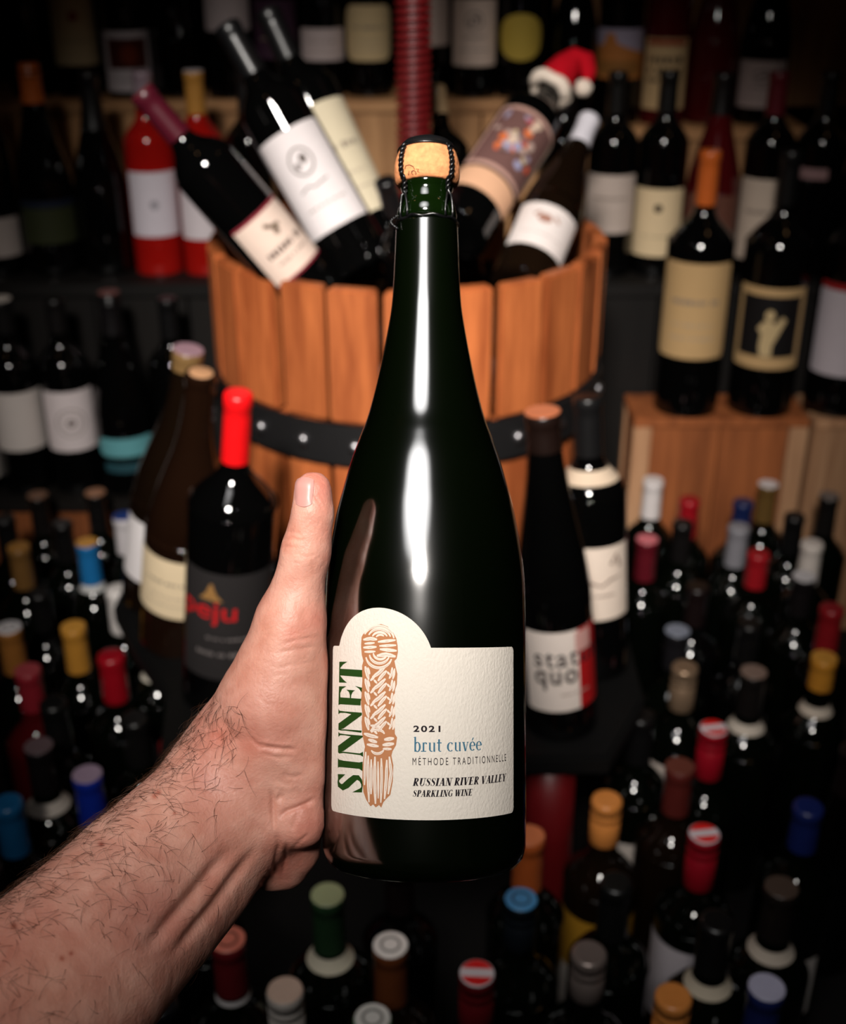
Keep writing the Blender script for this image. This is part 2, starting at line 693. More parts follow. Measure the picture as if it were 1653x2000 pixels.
def design(kind, w_, h0, h1, seed=1):
    """print for a label spanning arc width w_ and height h0..h1: list of (colour, polys)"""
    hm, hh = (h0 + h1) / 2, (h1 - h0)
    dk = (92, 84, 80)
    if kind == 'plain':
        return []
    if kind == 'crest':
        return [(dk, ring_poly(0, h0 + hh * 0.68, w_ * 0.15, hh * 0.13, 0.0022) + disc_poly(0.003, h0 + hh * 0.70, w_ * 0.05, hh * 0.05) + disc_poly(-0.006, h0 + hh * 0.65, w_ * 0.035, hh * 0.035) +
                 stroke_polys([(-w_ * 0.2, h0 + hh * 0.42), (-w_ * 0.08, h0 + hh * 0.45), (0.0, h0 + hh * 0.42), (w_ * 0.2, h0 + hh * 0.45)], 0.0018)),
                ((140, 130, 124), faux_line(-w_ * 0.26, w_ * 0.30, h0 + hh * 0.24, 0.003, seed))]
    if kind == 'script':
        pts = [(-w_ * 0.30, hm - 0.004), (-w_ * 0.22, hm + 0.006), (-w_ * 0.14, hm - 0.003), (-w_ * 0.04, hm + 0.002), (w_ * 0.08, hm - 0.002), (w_ * 0.2, hm + 0.004), (w_ * 0.34, hm + 0.006)]
        return [((125, 100, 88), stroke_polys(pts, [0.001, 0.003, 0.002, 0.003, 0.002, 0.003, 0.001]) + faux_line(-w_ * 0.2, w_ * 0.25, hm - hh * 0.16, 0.003, seed) +
                 stroke_polys([(w_ * 0.2, h1 - hh * 0.25), (w_ * 0.28, h1 - hh * 0.12), (w_ * 0.33, h1 - hh * 0.3)], 0.004))]
    if kind == 'lines':
        return [((128, 116, 104), faux_line(-w_ * 0.30, w_ * 0.30, h0 + hh * 0.60, hh * 0.06, seed)),
                ((160, 146, 130), faux_line(-w_ * 0.25, w_ * 0.25, h0 + hh * 0.36, hh * 0.03, seed + 1) + faux_line(-w_ * 0.28, w_ * 0.28, h0 + hh * 0.22, hh * 0.03, seed + 2))]
    if kind == 'reddot':
        return [((150, 40, 36), disc_poly(0, h0 + hh * 0.70, 0.008, 0.008)), ((150, 138, 110), faux_line(-w_ * 0.3, w_ * 0.3, h0 + hh * 0.35, 0.003, seed))]
    if kind == 'darkdot':
        return [((45, 36, 28), disc_poly(0, h0 + hh * 0.72, 0.0065, 0.0065)), ((150, 138, 110), faux_line(-w_ * 0.25, w_ * 0.25, h0 + hh * 0.3, 0.003, seed))]
    if kind == 'circle':
        return [((150, 140, 136), ring_poly(0, hm - 0.002, w_ * 0.24, w_ * 0.24, 0.0022) + ring_poly(0, hm - 0.002, w_ * 0.16, w_ * 0.16, 0.0016)), ((110, 98, 94), disc_poly(0, hm - 0.002, w_ * 0.07, w_ * 0.06))]
    if kind == 'star':
        out = []
        for k in range(8):
            a = k * math.pi / 4
            out += stroke_polys([(0.002 * math.cos(a), hm + 0.002 * math.sin(a)), (0.008 * math.cos(a), hm + 0.008 * math.sin(a))], [0.003, 0.0008])
        return [((96, 96, 104), out)]
    if kind == 'redpicture':
        return [((74, 22, 10), [rect(-w_ * 0.36, w_ * 0.36, h0 + hh * 0.38, h0 + hh * 0.88)]), ((110, 40, 16), disc_poly(0.002, h0 + hh * 0.62, w_ * 0.15, hh * 0.16)), ((150, 140, 140), faux_line(-w_ * 0.2, w_ * 0.2, h0 + hh * 0.2, 0.004, seed))]
    if kind == 'landscape':
        hill = [(-w_ * 0.5, h0), (w_ * 0.5, h0), (w_ * 0.5, h0 + hh * 0.52), (w_ * 0.2, h0 + hh * 0.6), (-w_ * 0.05, h0 + hh * 0.72), (-w_ * 0.1, h0 + hh * 0.9), (-w_ * 0.24, h0 + hh * 0.92), (-w_ * 0.3, h0 + hh * 0.7), (-w_ * 0.5, h0 + hh * 0.6)]
        return [((170, 106, 52), [hill]), ((138, 92, 44), [rect(-w_ * 0.4, w_ * 0.38, h0 + hh * 0.08, h0 + hh * 0.36)])]
    if kind == 'blocks':
        o = [rect(-w_ * 0.42, w_ * 0.42, h1 - hh * 0.10, h1 - hh * 0.02)]
        d2 = faux_line(-w_ * 0.36, w_ * 0.36, h0 + hh * 0.70, hh * 0.12, seed) + faux_line(-w_ * 0.36, w_ * 0.36, h0 + hh * 0.55, hh * 0.10, seed + 1) + faux_line(-w_ * 0.36, w_ * 0.36, h0 + hh * 0.42, hh * 0.08, seed + 2)
        return [((150, 62, 36), o), ((44, 38, 34), d2)]
    if kind == 'figure':            # black panel in a cream frame with a pale standing figure
        fig = [(-0.007, h0 + hh * 0.16), (0.006, h0 + hh * 0.16), (0.006, h0 + hh * 0.30), (0.014, h0 + hh * 0.50), (0.019, h0 + hh * 0.62), (0.014, h0 + hh * 0.66), (0.006, h0 + hh * 0.56), (0.004, h0 + hh * 0.60), (-0.006, h0 + hh * 0.60),
               (-0.013, h0 + hh * 0.50), (-0.008, h0 + hh * 0.44), (-0.009, h0 + hh * 0.28)]
        return [((16, 13, 14), [rect(-w_ * 0.41, w_ * 0.41, h0 + hh * 0.15, h0 + hh * 0.90)]), ((188, 164, 122), [fig] + disc_poly(0.0, h0 + hh * 0.67, 0.0055, 0.0065))]
    if kind == 'painting':          # busy painted label with a pale figure and red-orange touches
        rg = random.Random(11)
        pal = [(176, 150, 140), (150, 140, 160), (196, 84, 56), (206, 104, 52), (190, 170, 140), (120, 96, 92), (170, 80, 84), (150, 150, 180), (206, 180, 160)]
        out = [((104, 74, 70), [rect(-w_ * 0.44, w_ * 0.44, h0 + hh * 0.06, h0 + hh * 0.94)])]
        for k in range(34):
            c = pal[rg.randrange(len(pal))]
            cx = rg.gauss(0, w_ * 0.13)
            cy = hm + rg.gauss(0, hh * 0.17)
            cx = max(-w_ * 0.33, min(w_ * 0.33, cx))
            cy = max(h0 + hh * 0.18, min(h0 + hh * 0.84, cy))
            out.append((c, disc_poly(cx, cy, rg.uniform(0.003, 0.007), rg.uniform(0.003, 0.009), 9)))
        return out
    if kind == 'castle':            # gold castle mark over red lettering on black
        gold = (150, 110, 62)
        return [(gold, [[(-0.026, h0 + hh * 0.75), (-0.004, h0 + hh * 0.75), (-0.010, h0 + hh * 0.81), (-0.014, h0 + hh * 0.90), (-0.016, h0 + hh * 0.90), (-0.020, h0 + hh * 0.81)]]),
                ((196, 26, 30), text_polys('peju', -w_ * 0.49, w_ * 0.09, h0 + hh * 0.52, h0 + hh * 0.74, bold=0.008)),
                ((120, 112, 110), faux_line(-w_ * 0.2, w_ * 0.26, h0 + hh * 0.40, 0.003, seed) + faux_line(-w_ * 0.3, w_ * 0.28, h0 + hh * 0.25, 0.0045, seed + 3))]
    if kind == 'status':
        return [((168, 20, 22), [rect(w_ * 0.117, w_ * 0.5, h0, h1)]),
                ((198, 150, 142), [rect(w_ * 0.08, w_ * 0.30, h0 + hh * 0.72, h1 - hh * 0.03)]),
                ((34, 28, 32), text_polys('status', -w_ * 0.385, w_ * 0.40, h0 + hh * 0.57, h0 + hh * 0.76, bold=0.012, spacing=1.15)),
                ((18, 14, 16), text_polys('quo', -w_ * 0.385, w_ * 0.09, h0 + hh * 0.28, h0 + hh * 0.53, bold=0.02, spacing=1.15)),
                ((150, 130, 120), faux_line(-w_ * 0.1, w_ * 0.25, h0 + hh * 0.22, 0.003, seed))]
    if kind == 'redmark':
        return [((150, 110, 96), disc_poly(-0.004, h0 + hh * 0.66, 0.010, 0.007) + stroke_polys([(-0.02, h0 + hh * 0.7), (-0.012, h0 + hh * 0.78)], 0.004) + stroke_polys([(0.008, h0 + hh * 0.76), (0.016, h0 + hh * 0.66)], 0.004)),
                ((176, 164, 160), faux_line(-w_ * 0.3, w_ * 0.3, h0 + hh * 0.3, 0.003, seed))]
    if kind == 'maroonedge':
        return [((120, 30, 44), [rect(-w_ * 0.5, w_ * 0.5, h1 - 0.004, h1), rect(-w_ * 0.5, w_ * 0.5, h0, h0 + 0.003)]),
                ((92, 76, 60), stroke_polys([(-0.006, h0 + hh * 0.80), (0.002, h0 + hh * 0.72), (0.012, h0 + hh * 0.70)], 0.005) + disc_poly(0.004, h0 + hh * 0.64, 0.004, 0.004)),
                ((70, 56, 50), faux_line(-w_ * 0.30, w_ * 0.36, h0 + hh * 0.42, hh * 0.10, seed)), ((130, 112, 104), faux_line(-w_ * 0.24, w_ * 0.3, h0 + hh * 0.26, hh * 0.05, seed + 4))]
    if kind == 'teal':
        return [((60, 130, 136), [rect(-w_ * 0.5, w_ * 0.5, h0 + hh * 0.5, h1)])]
    return []


LABELG = {}
TRACK = []


def bottle(name, label, style, base, top=None, yaw=0.0, glass='green', scale=1.0, cap=None, labels=(), collar=None, group=None, cat='bottle'):
    """an upright or leaning wine bottle with its glass, capsule (> cap top) and paper label (> print)"""
    H = HGT[style]
    base = Vector(base)
    if top is None:
        z = Vector((0, 0, 1))
    else:
        top = Vector(top)
        z = (top - base).normalized()
        scale = (top - base).length / H
    toc = (CAM - base)
    toc = (toc - z * toc.dot(z)).normalized()
    y = -toc
    x = y.cross(z).normalized()
    M = Matrix((x, y, z)).transposed().to_4x4() @ Matrix.Rotation(yaw, 4, 'Z') @ Matrix.Scale(scale, 4)
    M.translation = base
    root = empty(name, M)
    tag(root, label, cat, group)
    put_mat('glass', BODY[style], GLASS[glass], root)
    if cap:
        kind = cap[0]
        c = cap[1]
        length = cap[2] if len(cap) > 2 else 0.058
        mt = foil(c, metal=0.55 if kind == 'screw' and cap[-1] == 'metal' else 0.0, rough=0.32)
        co = put_mat('capsule', cap_mesh(style, kind, length), mt, root)
        if len(cap) > 3 and cap[3] and cap[3] != 'metal':
            tk, tc = cap[3]
            rt = {'foil': STYLES[style][-3][0] + 0.0006, 'screw': 0.0143, 'wax': 0.014, 'champ': 0.0158}[kind]
            zt = {'foil': H + 0.0008, 'screw': H + 0.0016, 'wax': H + 0.003, 'champ': H + 0.0208}[kind]
            if tk == 'stripe':
                d = put_mat('cap_top', top_mesh(rt, zt, 'disc'), foil((206, 196, 200)), co)
                sg = put_mat('stripe', top_mesh(rt, zt, 'segments'), foil(tc), co)
                sg.rotation_euler.z = random.uniform(-0.25, 0.45) - yaw
            elif tk == 'ring':
                put_mat('cap_top', top_mesh(rt, zt, 'disc'), foil(tc), co)
                put_mat('ring_mark', top_mesh(rt, zt, 'ring'), foil(tuple(v * 0.6 for v in tc)), co)
            else:
                put_mat('cap_top', top_mesh(rt, zt, 'disc'), foil(tc), co)
    else:
        put_mat('cork', mesh('cork_end', *lathe_geo([(0.0108, H - 0.001), (0.0108, H + 0.0008), (0.010, H + 0.0012), (0, H + 0.0012)], 20)), mat('cork_plain', srgb(176, 130, 92), rough=0.8), root)
    for L_ in labels:
        col, a, h0, h1 = L_['c'], L_['a'], L_['h'][0], L_['h'][1]
        Rl = RAD[style] + 0.0004
        wl = 2 * a * Rl
        sh = L_.get('shape', 'rect')
        off = L_.get('off', 0.0)
        if sh == 'oval':
            lo_, hi_ = oval_shape((h0 + h1) / 2, (h1 - h0) / 2)
        else:
            lo_, hi_ = round_shape(h0, h1, wl, L_.get('rc', 0.002))
        lab = put('label', mesh('label', *patch_geo(Rl, lo_, hi_, off - a, off + a, na=36)), paper(col), root)
        dz = design(L_.get('d', 'plain'), wl, h0, h1, seed=len(TRACK) + 3)
        for i, (pc, polys) in enumerate(dz):
            V, Fc = print_geo(polys, Rl + 0.0002 + 0.00010 * i)
            if off:
                ca, sa = math.cos(off), math.sin(off)
                V = [(v[0] * ca - v[1] * sa, v[0] * sa + v[1] * ca, v[2]) for v in V]
            tag(put('print', mesh('print', V, Fc), inkm(pc), lab), kind='stuff')
    if collar:
        cc, h0, h1 = collar
        pr = [(core_r(style, h) + 0.0006, h) for h in np.linspace(h0, h1, 4)]
        put_mat('collar_label', mesh('collar', *lathe_geo(pr, 32)), paper(cc), root)
    TRACK.append((root.name, base, scale * RAD[style], scale * H, z))
    return root

# ------------------------------------------------------------------ the room
def struct(name, m, mt):
    o = put(name, m, mt)
    tag(o, kind='structure')
    return o


DARKWALL = mat('dark_wall_paint', srgb(18, 16, 15), rough=0.85, spec=0.15, var=0.2, scale=6, bump=0.15, bscale=60)
struct('floor', box_geo(-1.9, 1.9, -1.3, 3.0, -0.05, 0.0), mat('dark_floor', srgb(16, 14, 13), rough=0.7, spec=0.2, var=0.25, scale=9, bump=0.2, bscale=40))
struct('wall_back', box_geo(-1.9, 1.9, 3.0, 3.1, -0.05, 2.5), DARKWALL)
struct('wall_left', box_geo(-2.0, -1.9, -1.3, 3.1, -0.05, 2.5), DARKWALL)
struct('wall_right', box_geo(1.9, 2.0, -1.3, 3.1, -0.05, 2.5), DARKWALL)
struct('ceiling', box_geo(-2.0, 2.0, -1.3, 3.1, 2.5, 2.6), DARKWALL)

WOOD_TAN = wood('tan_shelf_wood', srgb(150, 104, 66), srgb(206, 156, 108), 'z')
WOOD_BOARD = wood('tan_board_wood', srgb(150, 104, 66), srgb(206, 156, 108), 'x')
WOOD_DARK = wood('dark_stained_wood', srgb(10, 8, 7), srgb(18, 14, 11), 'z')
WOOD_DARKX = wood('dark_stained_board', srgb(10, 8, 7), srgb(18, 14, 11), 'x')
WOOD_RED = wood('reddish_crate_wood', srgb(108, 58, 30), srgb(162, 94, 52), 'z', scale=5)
WOOD_PALE = wood('pale_crate_wood', srgb(146, 104, 74), srgb(190, 148, 112), 'z', scale=5)


def riser(name, label, x0, x1, yf, yb, ztop, zbot, pw, wmat, bmat, thick=0.02):
    """a step of the stepped wooden display: one top board and a front of separate planks"""
    xm = (x0 + x1) / 2
    root = empty(name, Matrix.Translation((xm, yf, zbot)))
    tag(root, label, 'shelf')
    put('top_board', box_geo(x0 - xm, x1 - xm, -0.008, yb - yf, ztop - thick - zbot, ztop - zbot, 0.002), bmat, root)
    n = max(1, round((x1 - x0) / pw))
    wv = (x1 - x0) / n
    shared = box_geo(-wv / 2 + 0.0015, wv / 2 - 0.0015, 0.0, 0.014, 0.0, ztop - thick - zbot, 0.0018)
    for k in range(n):
        o = put_mat('plank', shared, wmat, root)
        o.location = (x0 - xm + wv * (k + 0.5), random.uniform(-0.0015, 0.0015), 0)
    return root


ZA_L, ZA_R, FA = 0.786, 0.742, 2.17
ZB, FB = 0.555, 1.92
ZC, FC = 0.262, 1.74
ZR, FR = 0.377, 1.783
riser('display_shelf', 'tan wooden shelf step behind the rosé bottles, carrying the upper left row', -0.95, 0.228, 2.112, 2.33, ZA_L, ZB, 0.13, WOOD_TAN, WOOD_BOARD)
riser('display_shelf', 'tan wooden shelf step at upper right, seen between dark bottle necks', 0.232, 0.64, 2.112, 2.33, ZA_R, ZB, 0.13, WOOD_TAN, WOOD_BOARD)
riser('display_shelf', 'topmost wooden shelf step at the right edge of the picture, above the picture labels', 0.232, 0.78, 2.332, 2.56, 1.10, ZA_R, 0.13, WOOD_TAN, WOOD_BOARD)
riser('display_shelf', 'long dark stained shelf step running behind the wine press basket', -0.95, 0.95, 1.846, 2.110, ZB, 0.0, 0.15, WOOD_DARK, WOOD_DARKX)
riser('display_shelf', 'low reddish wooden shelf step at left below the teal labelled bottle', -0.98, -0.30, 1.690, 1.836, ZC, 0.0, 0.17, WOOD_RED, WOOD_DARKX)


def crate(label, x0, x1, y0, y1, h, wmat, post, nplank):
    xm, ym = (x0 + x1) / 2, (y0 + y1) / 2
    root = empty('wooden_crate', Matrix.Translation((xm, ym, 0)))
    tag(root, label, 'crate')
    hx, hy = (x1 - x0) / 2, (y1 - y0) / 2
    put('top_board', box_geo(-hx, hx, -hy, hy, h - 0.014, h, 0.002), wmat, root)
    pm = box_geo(-0.014, 0.014, -0.010, 0.010, 0, h - 0.0145, 0.002)
    for sx in (-1, 1):
        for sy in (-1, 1):
            o = put_mat('corner_post', pm, post, root)
            o.location = (sx * (hx - 0.014), sy * (hy - 0.010), 0)
    wv = (2 * hx - 0.058) / nplank
    pl = box_geo(-wv / 2 + 0.001, wv / 2 - 0.001, 0, 0.010, 0, h - 0.0145, 0.0015)
    for sy in (-1, 1):
        for k in range(nplank):
            o = put_mat('plank', pl, wmat, root)
            o.location = (-hx + 0.029 + wv * (k + 0.5), -hy + 0.004 if sy < 0 else hy - 0.014, 0)
    sd = box_geo(0, 0.010, -hy + 0.021, hy - 0.021, 0, h - 0.0145, 0.0015)
    for sx in (-1, 1):
        o = put_mat('side_panel', sd, wmat, root)
        o.location = (-hx + 0.003 if sx < 0 else hx - 0.013, 0, 0)
    return root


crate('reddish knotty wooden crate under the two large bottles at right', 0.322, 0.590, 1.730, 1.836, ZR, WOOD_RED, WOOD_PALE, 2)
crate('paler wooden crate at the right edge beside the reddish crate', 0.596, 0.880, 1.724, 1.836, ZR, WOOD_PALE, WOOD_PALE, 2)

# ------------------------------------------------------------------ wine press
PX, PY = -0.020, 1.486
PRESS = empty('wine_press', Matrix.Translation((PX, PY, 0)))
tag(PRESS, 'basket wine press of orange wooden staves with black iron band and red screw', 'wine press')
STAVE = wood('orange_stave_wood', srgb(128, 62, 30), srgb(188, 106, 58), 'z', rough=0.5, scale=8)
IRON = mat('black_iron', srgb(13, 12, 13), rough=0.6, metal=0.0, spec=0.4, var=0.25, scale=40, bump=0.2, bscale=120)
REDPAINT = mat('dark_red_paint', srgb(104, 14, 18), rough=0.4, spec=0.5, var=0.2, scale=25, bump=0.15, bscale=120)
STEEL = mat('zinc_bolt', srgb(170, 168, 172), rough=0.35, metal=1.0, var=0.1)
R_OUT = 0.240


def stave_mesh(h, w_, r, th=0.017):
    bm = bmesh.new()
    z0, z1 = 0.0, h
    pts = [(-w_ / 2, -r), (w_ / 2, -r), (w_ / 2 - 0.004, -r + th), (-w_ / 2 + 0.004, -r + th)]
    vs = [[bm.verts.new((x, y, z)) for x, y in pts] for z in (z0, z1)]
    bm.faces.new(vs[0][::-1])
    bm.faces.new(vs[1])
    for k in range(4):
        k2 = (k + 1) % 4
        bm.faces.new((vs[0][k], vs[0][k2], vs[1][k2], vs[1][k]))
    bmesh.ops.bevel(bm, geom=bm.edges[:], offset=0.0025, segments=2, affect='EDGES')
    m = bpy.data.meshes.new('stave')
    bm.to_mesh(m)
    bm.free()
    return m


NST = 24
up_m = stave_mesh(0.152, 0.0555, R_OUT)
lo_m = stave_mesh(0.236, 0.0555, R_OUT - 0.006)
ZT = 0.570
for k in range(NST):
    a = 2 * math.pi * (k + 0.12) / NST
    o = put_mat('stave', up_m, STAVE, PRESS)
    o.rotation_euler.z = a + random.uniform(-0.010, 0.010)
    o.location.z = ZT + random.uniform(-0.001, 0.002)
    o.scale = (random.uniform(0.97, 1.03), random.uniform(0.995, 1.008), 1)
    o = put_mat('stave', lo_m, STAVE, PRESS)
    o.rotation_euler.z = a + random.uniform(-0.006, 0.006)
    o.location.z = 0.331
for (zb0, zb1, rb) in ((0.520, 0.568, R_OUT + 0.001), (0.345, 0.380, R_OUT + 0.001)):
    V, Fc = lathe_geo([(rb - 0.004, zb0), (rb + 0.003, zb0), (rb + 0.003, zb0), (rb + 0.003, zb1), (rb + 0.003, zb1), (rb - 0.004, zb1), (rb - 0.004, zb1), (rb - 0.004, zb0)], 72)
    put('iron_band', mesh('iron_band', V, Fc), IRON, PRESS)
    bv, bf = lathe_geo([(0.0075, 0.0), (0.0072, 0.0030), (0.0050, 0.0052), (0, 0.0062)], 14)
    bmz = mesh('bolt', bv, bf)
    for k in range(NST):
        a = 2 * math.pi * (k + 0.12) / NST
        o = put_mat('bolt', bmz, STEEL, PRESS)
        o.rotation_euler = (math.pi / 2, 0, a)
        o.location = ((rb + 0.003) * math.sin(a), -(rb + 0.003) * math.cos(a), (zb0 + zb1) / 2)
# inner hoop that holds the upper staves from inside
V, Fc = lathe_geo([(R_OUT - 0.020, 0.60), (R_OUT - 0.017, 0.60), (R_OUT - 0.017, 0.635), (R_OUT - 0.020, 0.635), (R_OUT - 0.020, 0.60)], 64)
put('inner_hoop', mesh('inner_hoop', V, Fc), IRON, PRESS)
put('press_plate', mesh('press_plate', *lathe_geo([(0, 0.575), (0.205, 0.575), (0.208, 0.578), (0.208, 0.592), (0.205, 0.595), (0, 0.595)], 48)), WOOD_DARK, PRESS)
# threaded red screw
V, Fc = lathe_geo([(0, 0.33), (0.0158, 0.33), (0.0158, 1.38), (0, 1.38)], 28)
scr = put('screw_rod', mesh('screw_rod', V, Fc), mat('dark_red_rod', srgb(60, 10, 14), rough=0.5), PRESS)
hp = []
pitch, n = 0.0088, 16
turns = int((1.37 - 0.60) / pitch)
for i in range(turns * n + 1):
    a = 2 * math.pi * i / n
    hp.append((0.0186 * math.cos(a), 0.0186 * math.sin(a), 0.60 + pitch * i / n))
put('screw_thread', mesh('screw_thread', *tube_geo(hp, 0.0027, 6)), REDPAINT, scr)
scr.location.x = 0.009
put('screw_nut', mesh('screw_nut', *lathe_geo([(0.020, 1.38), (0.05, 1.38), (0.055, 1.385), (0.055, 1.42), (0.045, 1.43), (0, 1.43)], 24)), IRON, PRESS)
# dark tray under the basket and the red legs
tray_xy = [(-0.262, 0.975), (0.185, 0.975), (0.236, 1.075), (0.240, 1.640), (0.150, 1.745), (-0.190, 1.745), (-0.285, 1.640), (-0.372, 1.345), (-0.372, 1.262), (-0.328, 1.172), (-0.275, 1.085)]
bm = bmesh.new()
tv = [bm.verts.new((x_ - PX, y_ - PY, 0.306)) for x_, y_ in tray_xy]
tf = bm.faces.new(tv)
ex = bmesh.ops.extrude_face_region(bm, geom=[tf])
for v in ex['geom']:
    if isinstance(v, bmesh.types.BMVert):
        v.co.z = 0.330
bmesh.ops.recalc_face_normals(bm, faces=bm.faces[:])
bmesh.ops.bevel(bm, geom=[e for e in bm.edges if abs(e.verts[0].co.z - e.verts[1].co.z) < 1e-6], offset=0.004, segments=2, affect='EDGES')
m = bpy.data.meshes.new('tray')
bm.to_mesh(m)
bm.free()
put('tray', m, mat('tray_black', (0.0012, 0.0011, 0.0011), rough=0.7, spec=0.2, var=0.3, scale=30), PRESS)
legm = []
for (lx, ly) in ((-0.225, -0.455), (0.150, -0.470), (-0.225, 0.20), (0.19, 0.20)):
    V, Fc = tube_geo([(lx, ly, 0.306), (lx + 0.004 * (1 if lx > 0 else -1), ly - 0.004, 0.2), (lx + 0.010 * (1 if lx > 0 else -1), ly - 0.010, 0.08), (lx + 0.02 * (1 if lx > 0 else -1), ly - 0.02, 0.0)],
                     [0.030, 0.026, 0.022, 0.027], 10)
    put('leg', mesh('leg', V, Fc), REDPAINT, PRESS)

# ------------------------------------------------------------------ bottles in the basket
def L(c, a, h0, h1, d='plain', **kw):
    return dict(c=c, a=a, h=(h0, h1), d=d, **kw)


WHITE, CREAM, GREY, TAN = (226, 220, 220), (222, 206, 178), (196, 186, 182), (206, 178, 140)

KIT = 'bottles piled in the press basket'
bottle('wine_bottle', 'dark round-shouldered bottle with long burgundy capsule and maroon-edged label, leaning out of the basket', 'bordeaux',
       at_depth(622, 585, 1.37), at_depth(276, 180, 1.26), glass='black', cap=('foil', (74, 16, 30), 0.078, ('disc', (100, 40, 42))), labels=[L((206, 184, 170), 1.05, 0.045, 0.128, 'maroonedge', off=0.30)], group=KIT)
bottle('wine_bottle', 'leaning bottle with white crested label and black capsule, in the basket', 'bordeaux',
       at_depth(708, 520, 1.405), at_depth(443, 50, 1.365), glass='black', cap=('foil', (26, 26, 28), 0.07), labels=[L((206, 198, 198), 1.15, 0.048, 0.165, 'crest', off=-0.05)], group=KIT)
bottle('wine_bottle', 'leaning bottle with cream label just behind the white crested one', 'bordeaux',
       at_depth(738, 490, 1.478), at_depth(522, 22, 1.445), glass='black', cap=('foil', (28, 27, 28), 0.07), labels=[L((196, 184, 158), 1.15, 0.040, 0.175, 'lines', off=0.25)], group=KIT)
bottle('wine_bottle', 'bottle with colourful painted label wearing a tiny red santa hat, in the basket', 'bordeaux',
       at_depth(893, 452, 1.40), at_depth(1102, 140, 1.54), glass='black', cap=('foil', (24, 22, 22), 0.05), labels=[L((178, 140, 128), 1.2, 0.072, 0.178, 'painting', off=0.0), L((206, 160, 128), 1.2, 0.036, 0.068, 'plain')], group=KIT)
bottle('wine_bottle', 'leaning brown bottle with white capsule and white label at the right of the basket', 'burgundy',
       at_depth(1016, 562, 1.40), at_depth(1152, 232, 1.50), glass='brown', cap=('foil', (208, 204, 212), 0.052), labels=[L((210, 200, 196), 1.15, 0.040, 0.108, 'redmark')], group=KIT)
bottle('wine_bottle', 'dark bottle with tan capsule half hidden behind the wired cork', 'bordeaux',
       at_depth(898, 545, 1.60), at_depth(852, 172, 1.62), glass='black', cap=('foil', (150, 124, 92), 0.045), group=KIT)
bottle('wine_bottle', 'small dark half bottle whose neck points at the viewer left of the wire hood', 'bordeaux',
       at_depth(850, 700, 1.45), at_depth(752, 352, 1.30), glass='black', cap=('foil', (30, 28, 30), 0.05), group=KIT)

# the little santa hat on the painted-label bottle
hb, ht = at_depth(1072, 178, 1.525), at_depth(1125, 98, 1.545)
z = (ht - hb).normalized()
x = RIGHT - z * RIGHT.dot(z)
x.normalize()
y = z.cross(x)
HM = Matrix((x, y, z)).transposed().to_4x4()
HM.translation = hb
hat = empty('santa_hat', HM)
tag(hat, 'tiny red felt santa hat with white trim over a bottle neck', 'hat')
RF = mat('red_felt', srgb(178, 12, 28), rough=0.9, spec=0.1, var=0.2, scale=60, bump=0.4, bscale=400)
WF = mat('white_fleece', srgb(232, 216, 200), rough=0.95, spec=0.1, var=0.15, scale=80, bump=0.8, bscale=350)
pts = [(0, 0, 0.002), (0, 0, 0.020), (0.002, 0, 0.042), (0.008, 0, 0.058), (0.020, 0, 0.062), (0.030, 0, 0.050), (0.034, 0, 0.036)]
put('cone', mesh('cone', *tube_geo(pts, [0.0235, 0.0225, 0.019, 0.0165, 0.0135, 0.010, 0.006], 20)), RF, hat)
tr = [(0.0215 * math.cos(a), 0.0215 * math.sin(a), 0.004 + 0.001 * math.sin(5 * a)) for a in np.linspace(0, 2 * math.pi, 33)]
put('trim', mesh('trim', *tube_geo(tr, [0.0078 + 0.0008 * math.sin(7 * i) for i in range(33)], 10)), WF, hat)
bm = bmesh.new()
bmesh.ops.create_icosphere(bm, subdivisions=3, radius=0.0105)
for v in bm.verts:
    v.co *= 1 + 0.08 * math.sin(v.co.x * 900) * math.sin(v.co.y * 800 + v.co.z * 700)
    v.co += Vector((0.035, 0, 0.026))
m = bpy.data.meshes.new('pompom')
bm.to_mesh(m)
bm.free()
put('pompom', m, WF, hat)

# ------------------------------------------------------------------ bottles leaning on the tray in front of the basket
SET = 'bottles leaning on the press tray'
ZS = 0.331
bottle('wine_bottle', 'bottle with bright red capsule and black label lettered in red, beside the thumb', 'largeformat',
       at_z(437, 1345, ZS), at_depth(466, 768, 1.145), glass='black', cap=('foil', (226, 18, 22), 0.066), labels=[L((38, 35, 35), 1.15, 0.040, 0.150, 'castle')], group=SET)
bottle('wine_bottle', 'amber bottle with bare glass neck and cream label behind the red-capped bottle', 'burgundy',
       at_z(352, 1240, ZS), at_depth(393, 728, 1.235), glass='amber', cap=None, labels=[L((228, 206, 170), 1.2, 0.052, 0.118, 'lines', off=-0.25)], group=SET)
bottle('wine_bottle', 'dark leaning bottle with gold capsule band and white label, left of the amber bottle', 'burgundy',
       at_z(312, 1165, ZS), at_depth(368, 684, 1.33), glass='brown', cap=('foil', (120, 92, 56), 0.020, ('disc', (150, 120, 130))), labels=[L(WHITE, 1.2, 0.040, 0.112, 'plain', off=-0.2)], group=SET)
bottle('wine_bottle', 'bottle lettered status quo on a white label with red edge', 'slim',
       at_z(1094, 1405, ZS), at_depth(1060, 805, 1.13), glass='black', cap=('foil', (46, 26, 20), 0.035, ('disc', (190, 110, 74))), labels=[L((222, 208, 198), 1.20, 0.034, 0.122, 'status', off=0.32)], group=SET)
bottle('wine_bottle', 'bottle with black capsule, paper neck seal and script label behind the status quo bottle', 'bordeaux',
       at_z(1158, 1292, ZS), at_depth(1148, 775, 1.255), glass='black', cap=('foil', (34, 33, 34), 0.070), collar=((206, 184, 160), 0.214, 0.2265), labels=[L((224, 206, 190), 1.15, 0.068, 0.150, 'script', off=0.1)], group=SET)

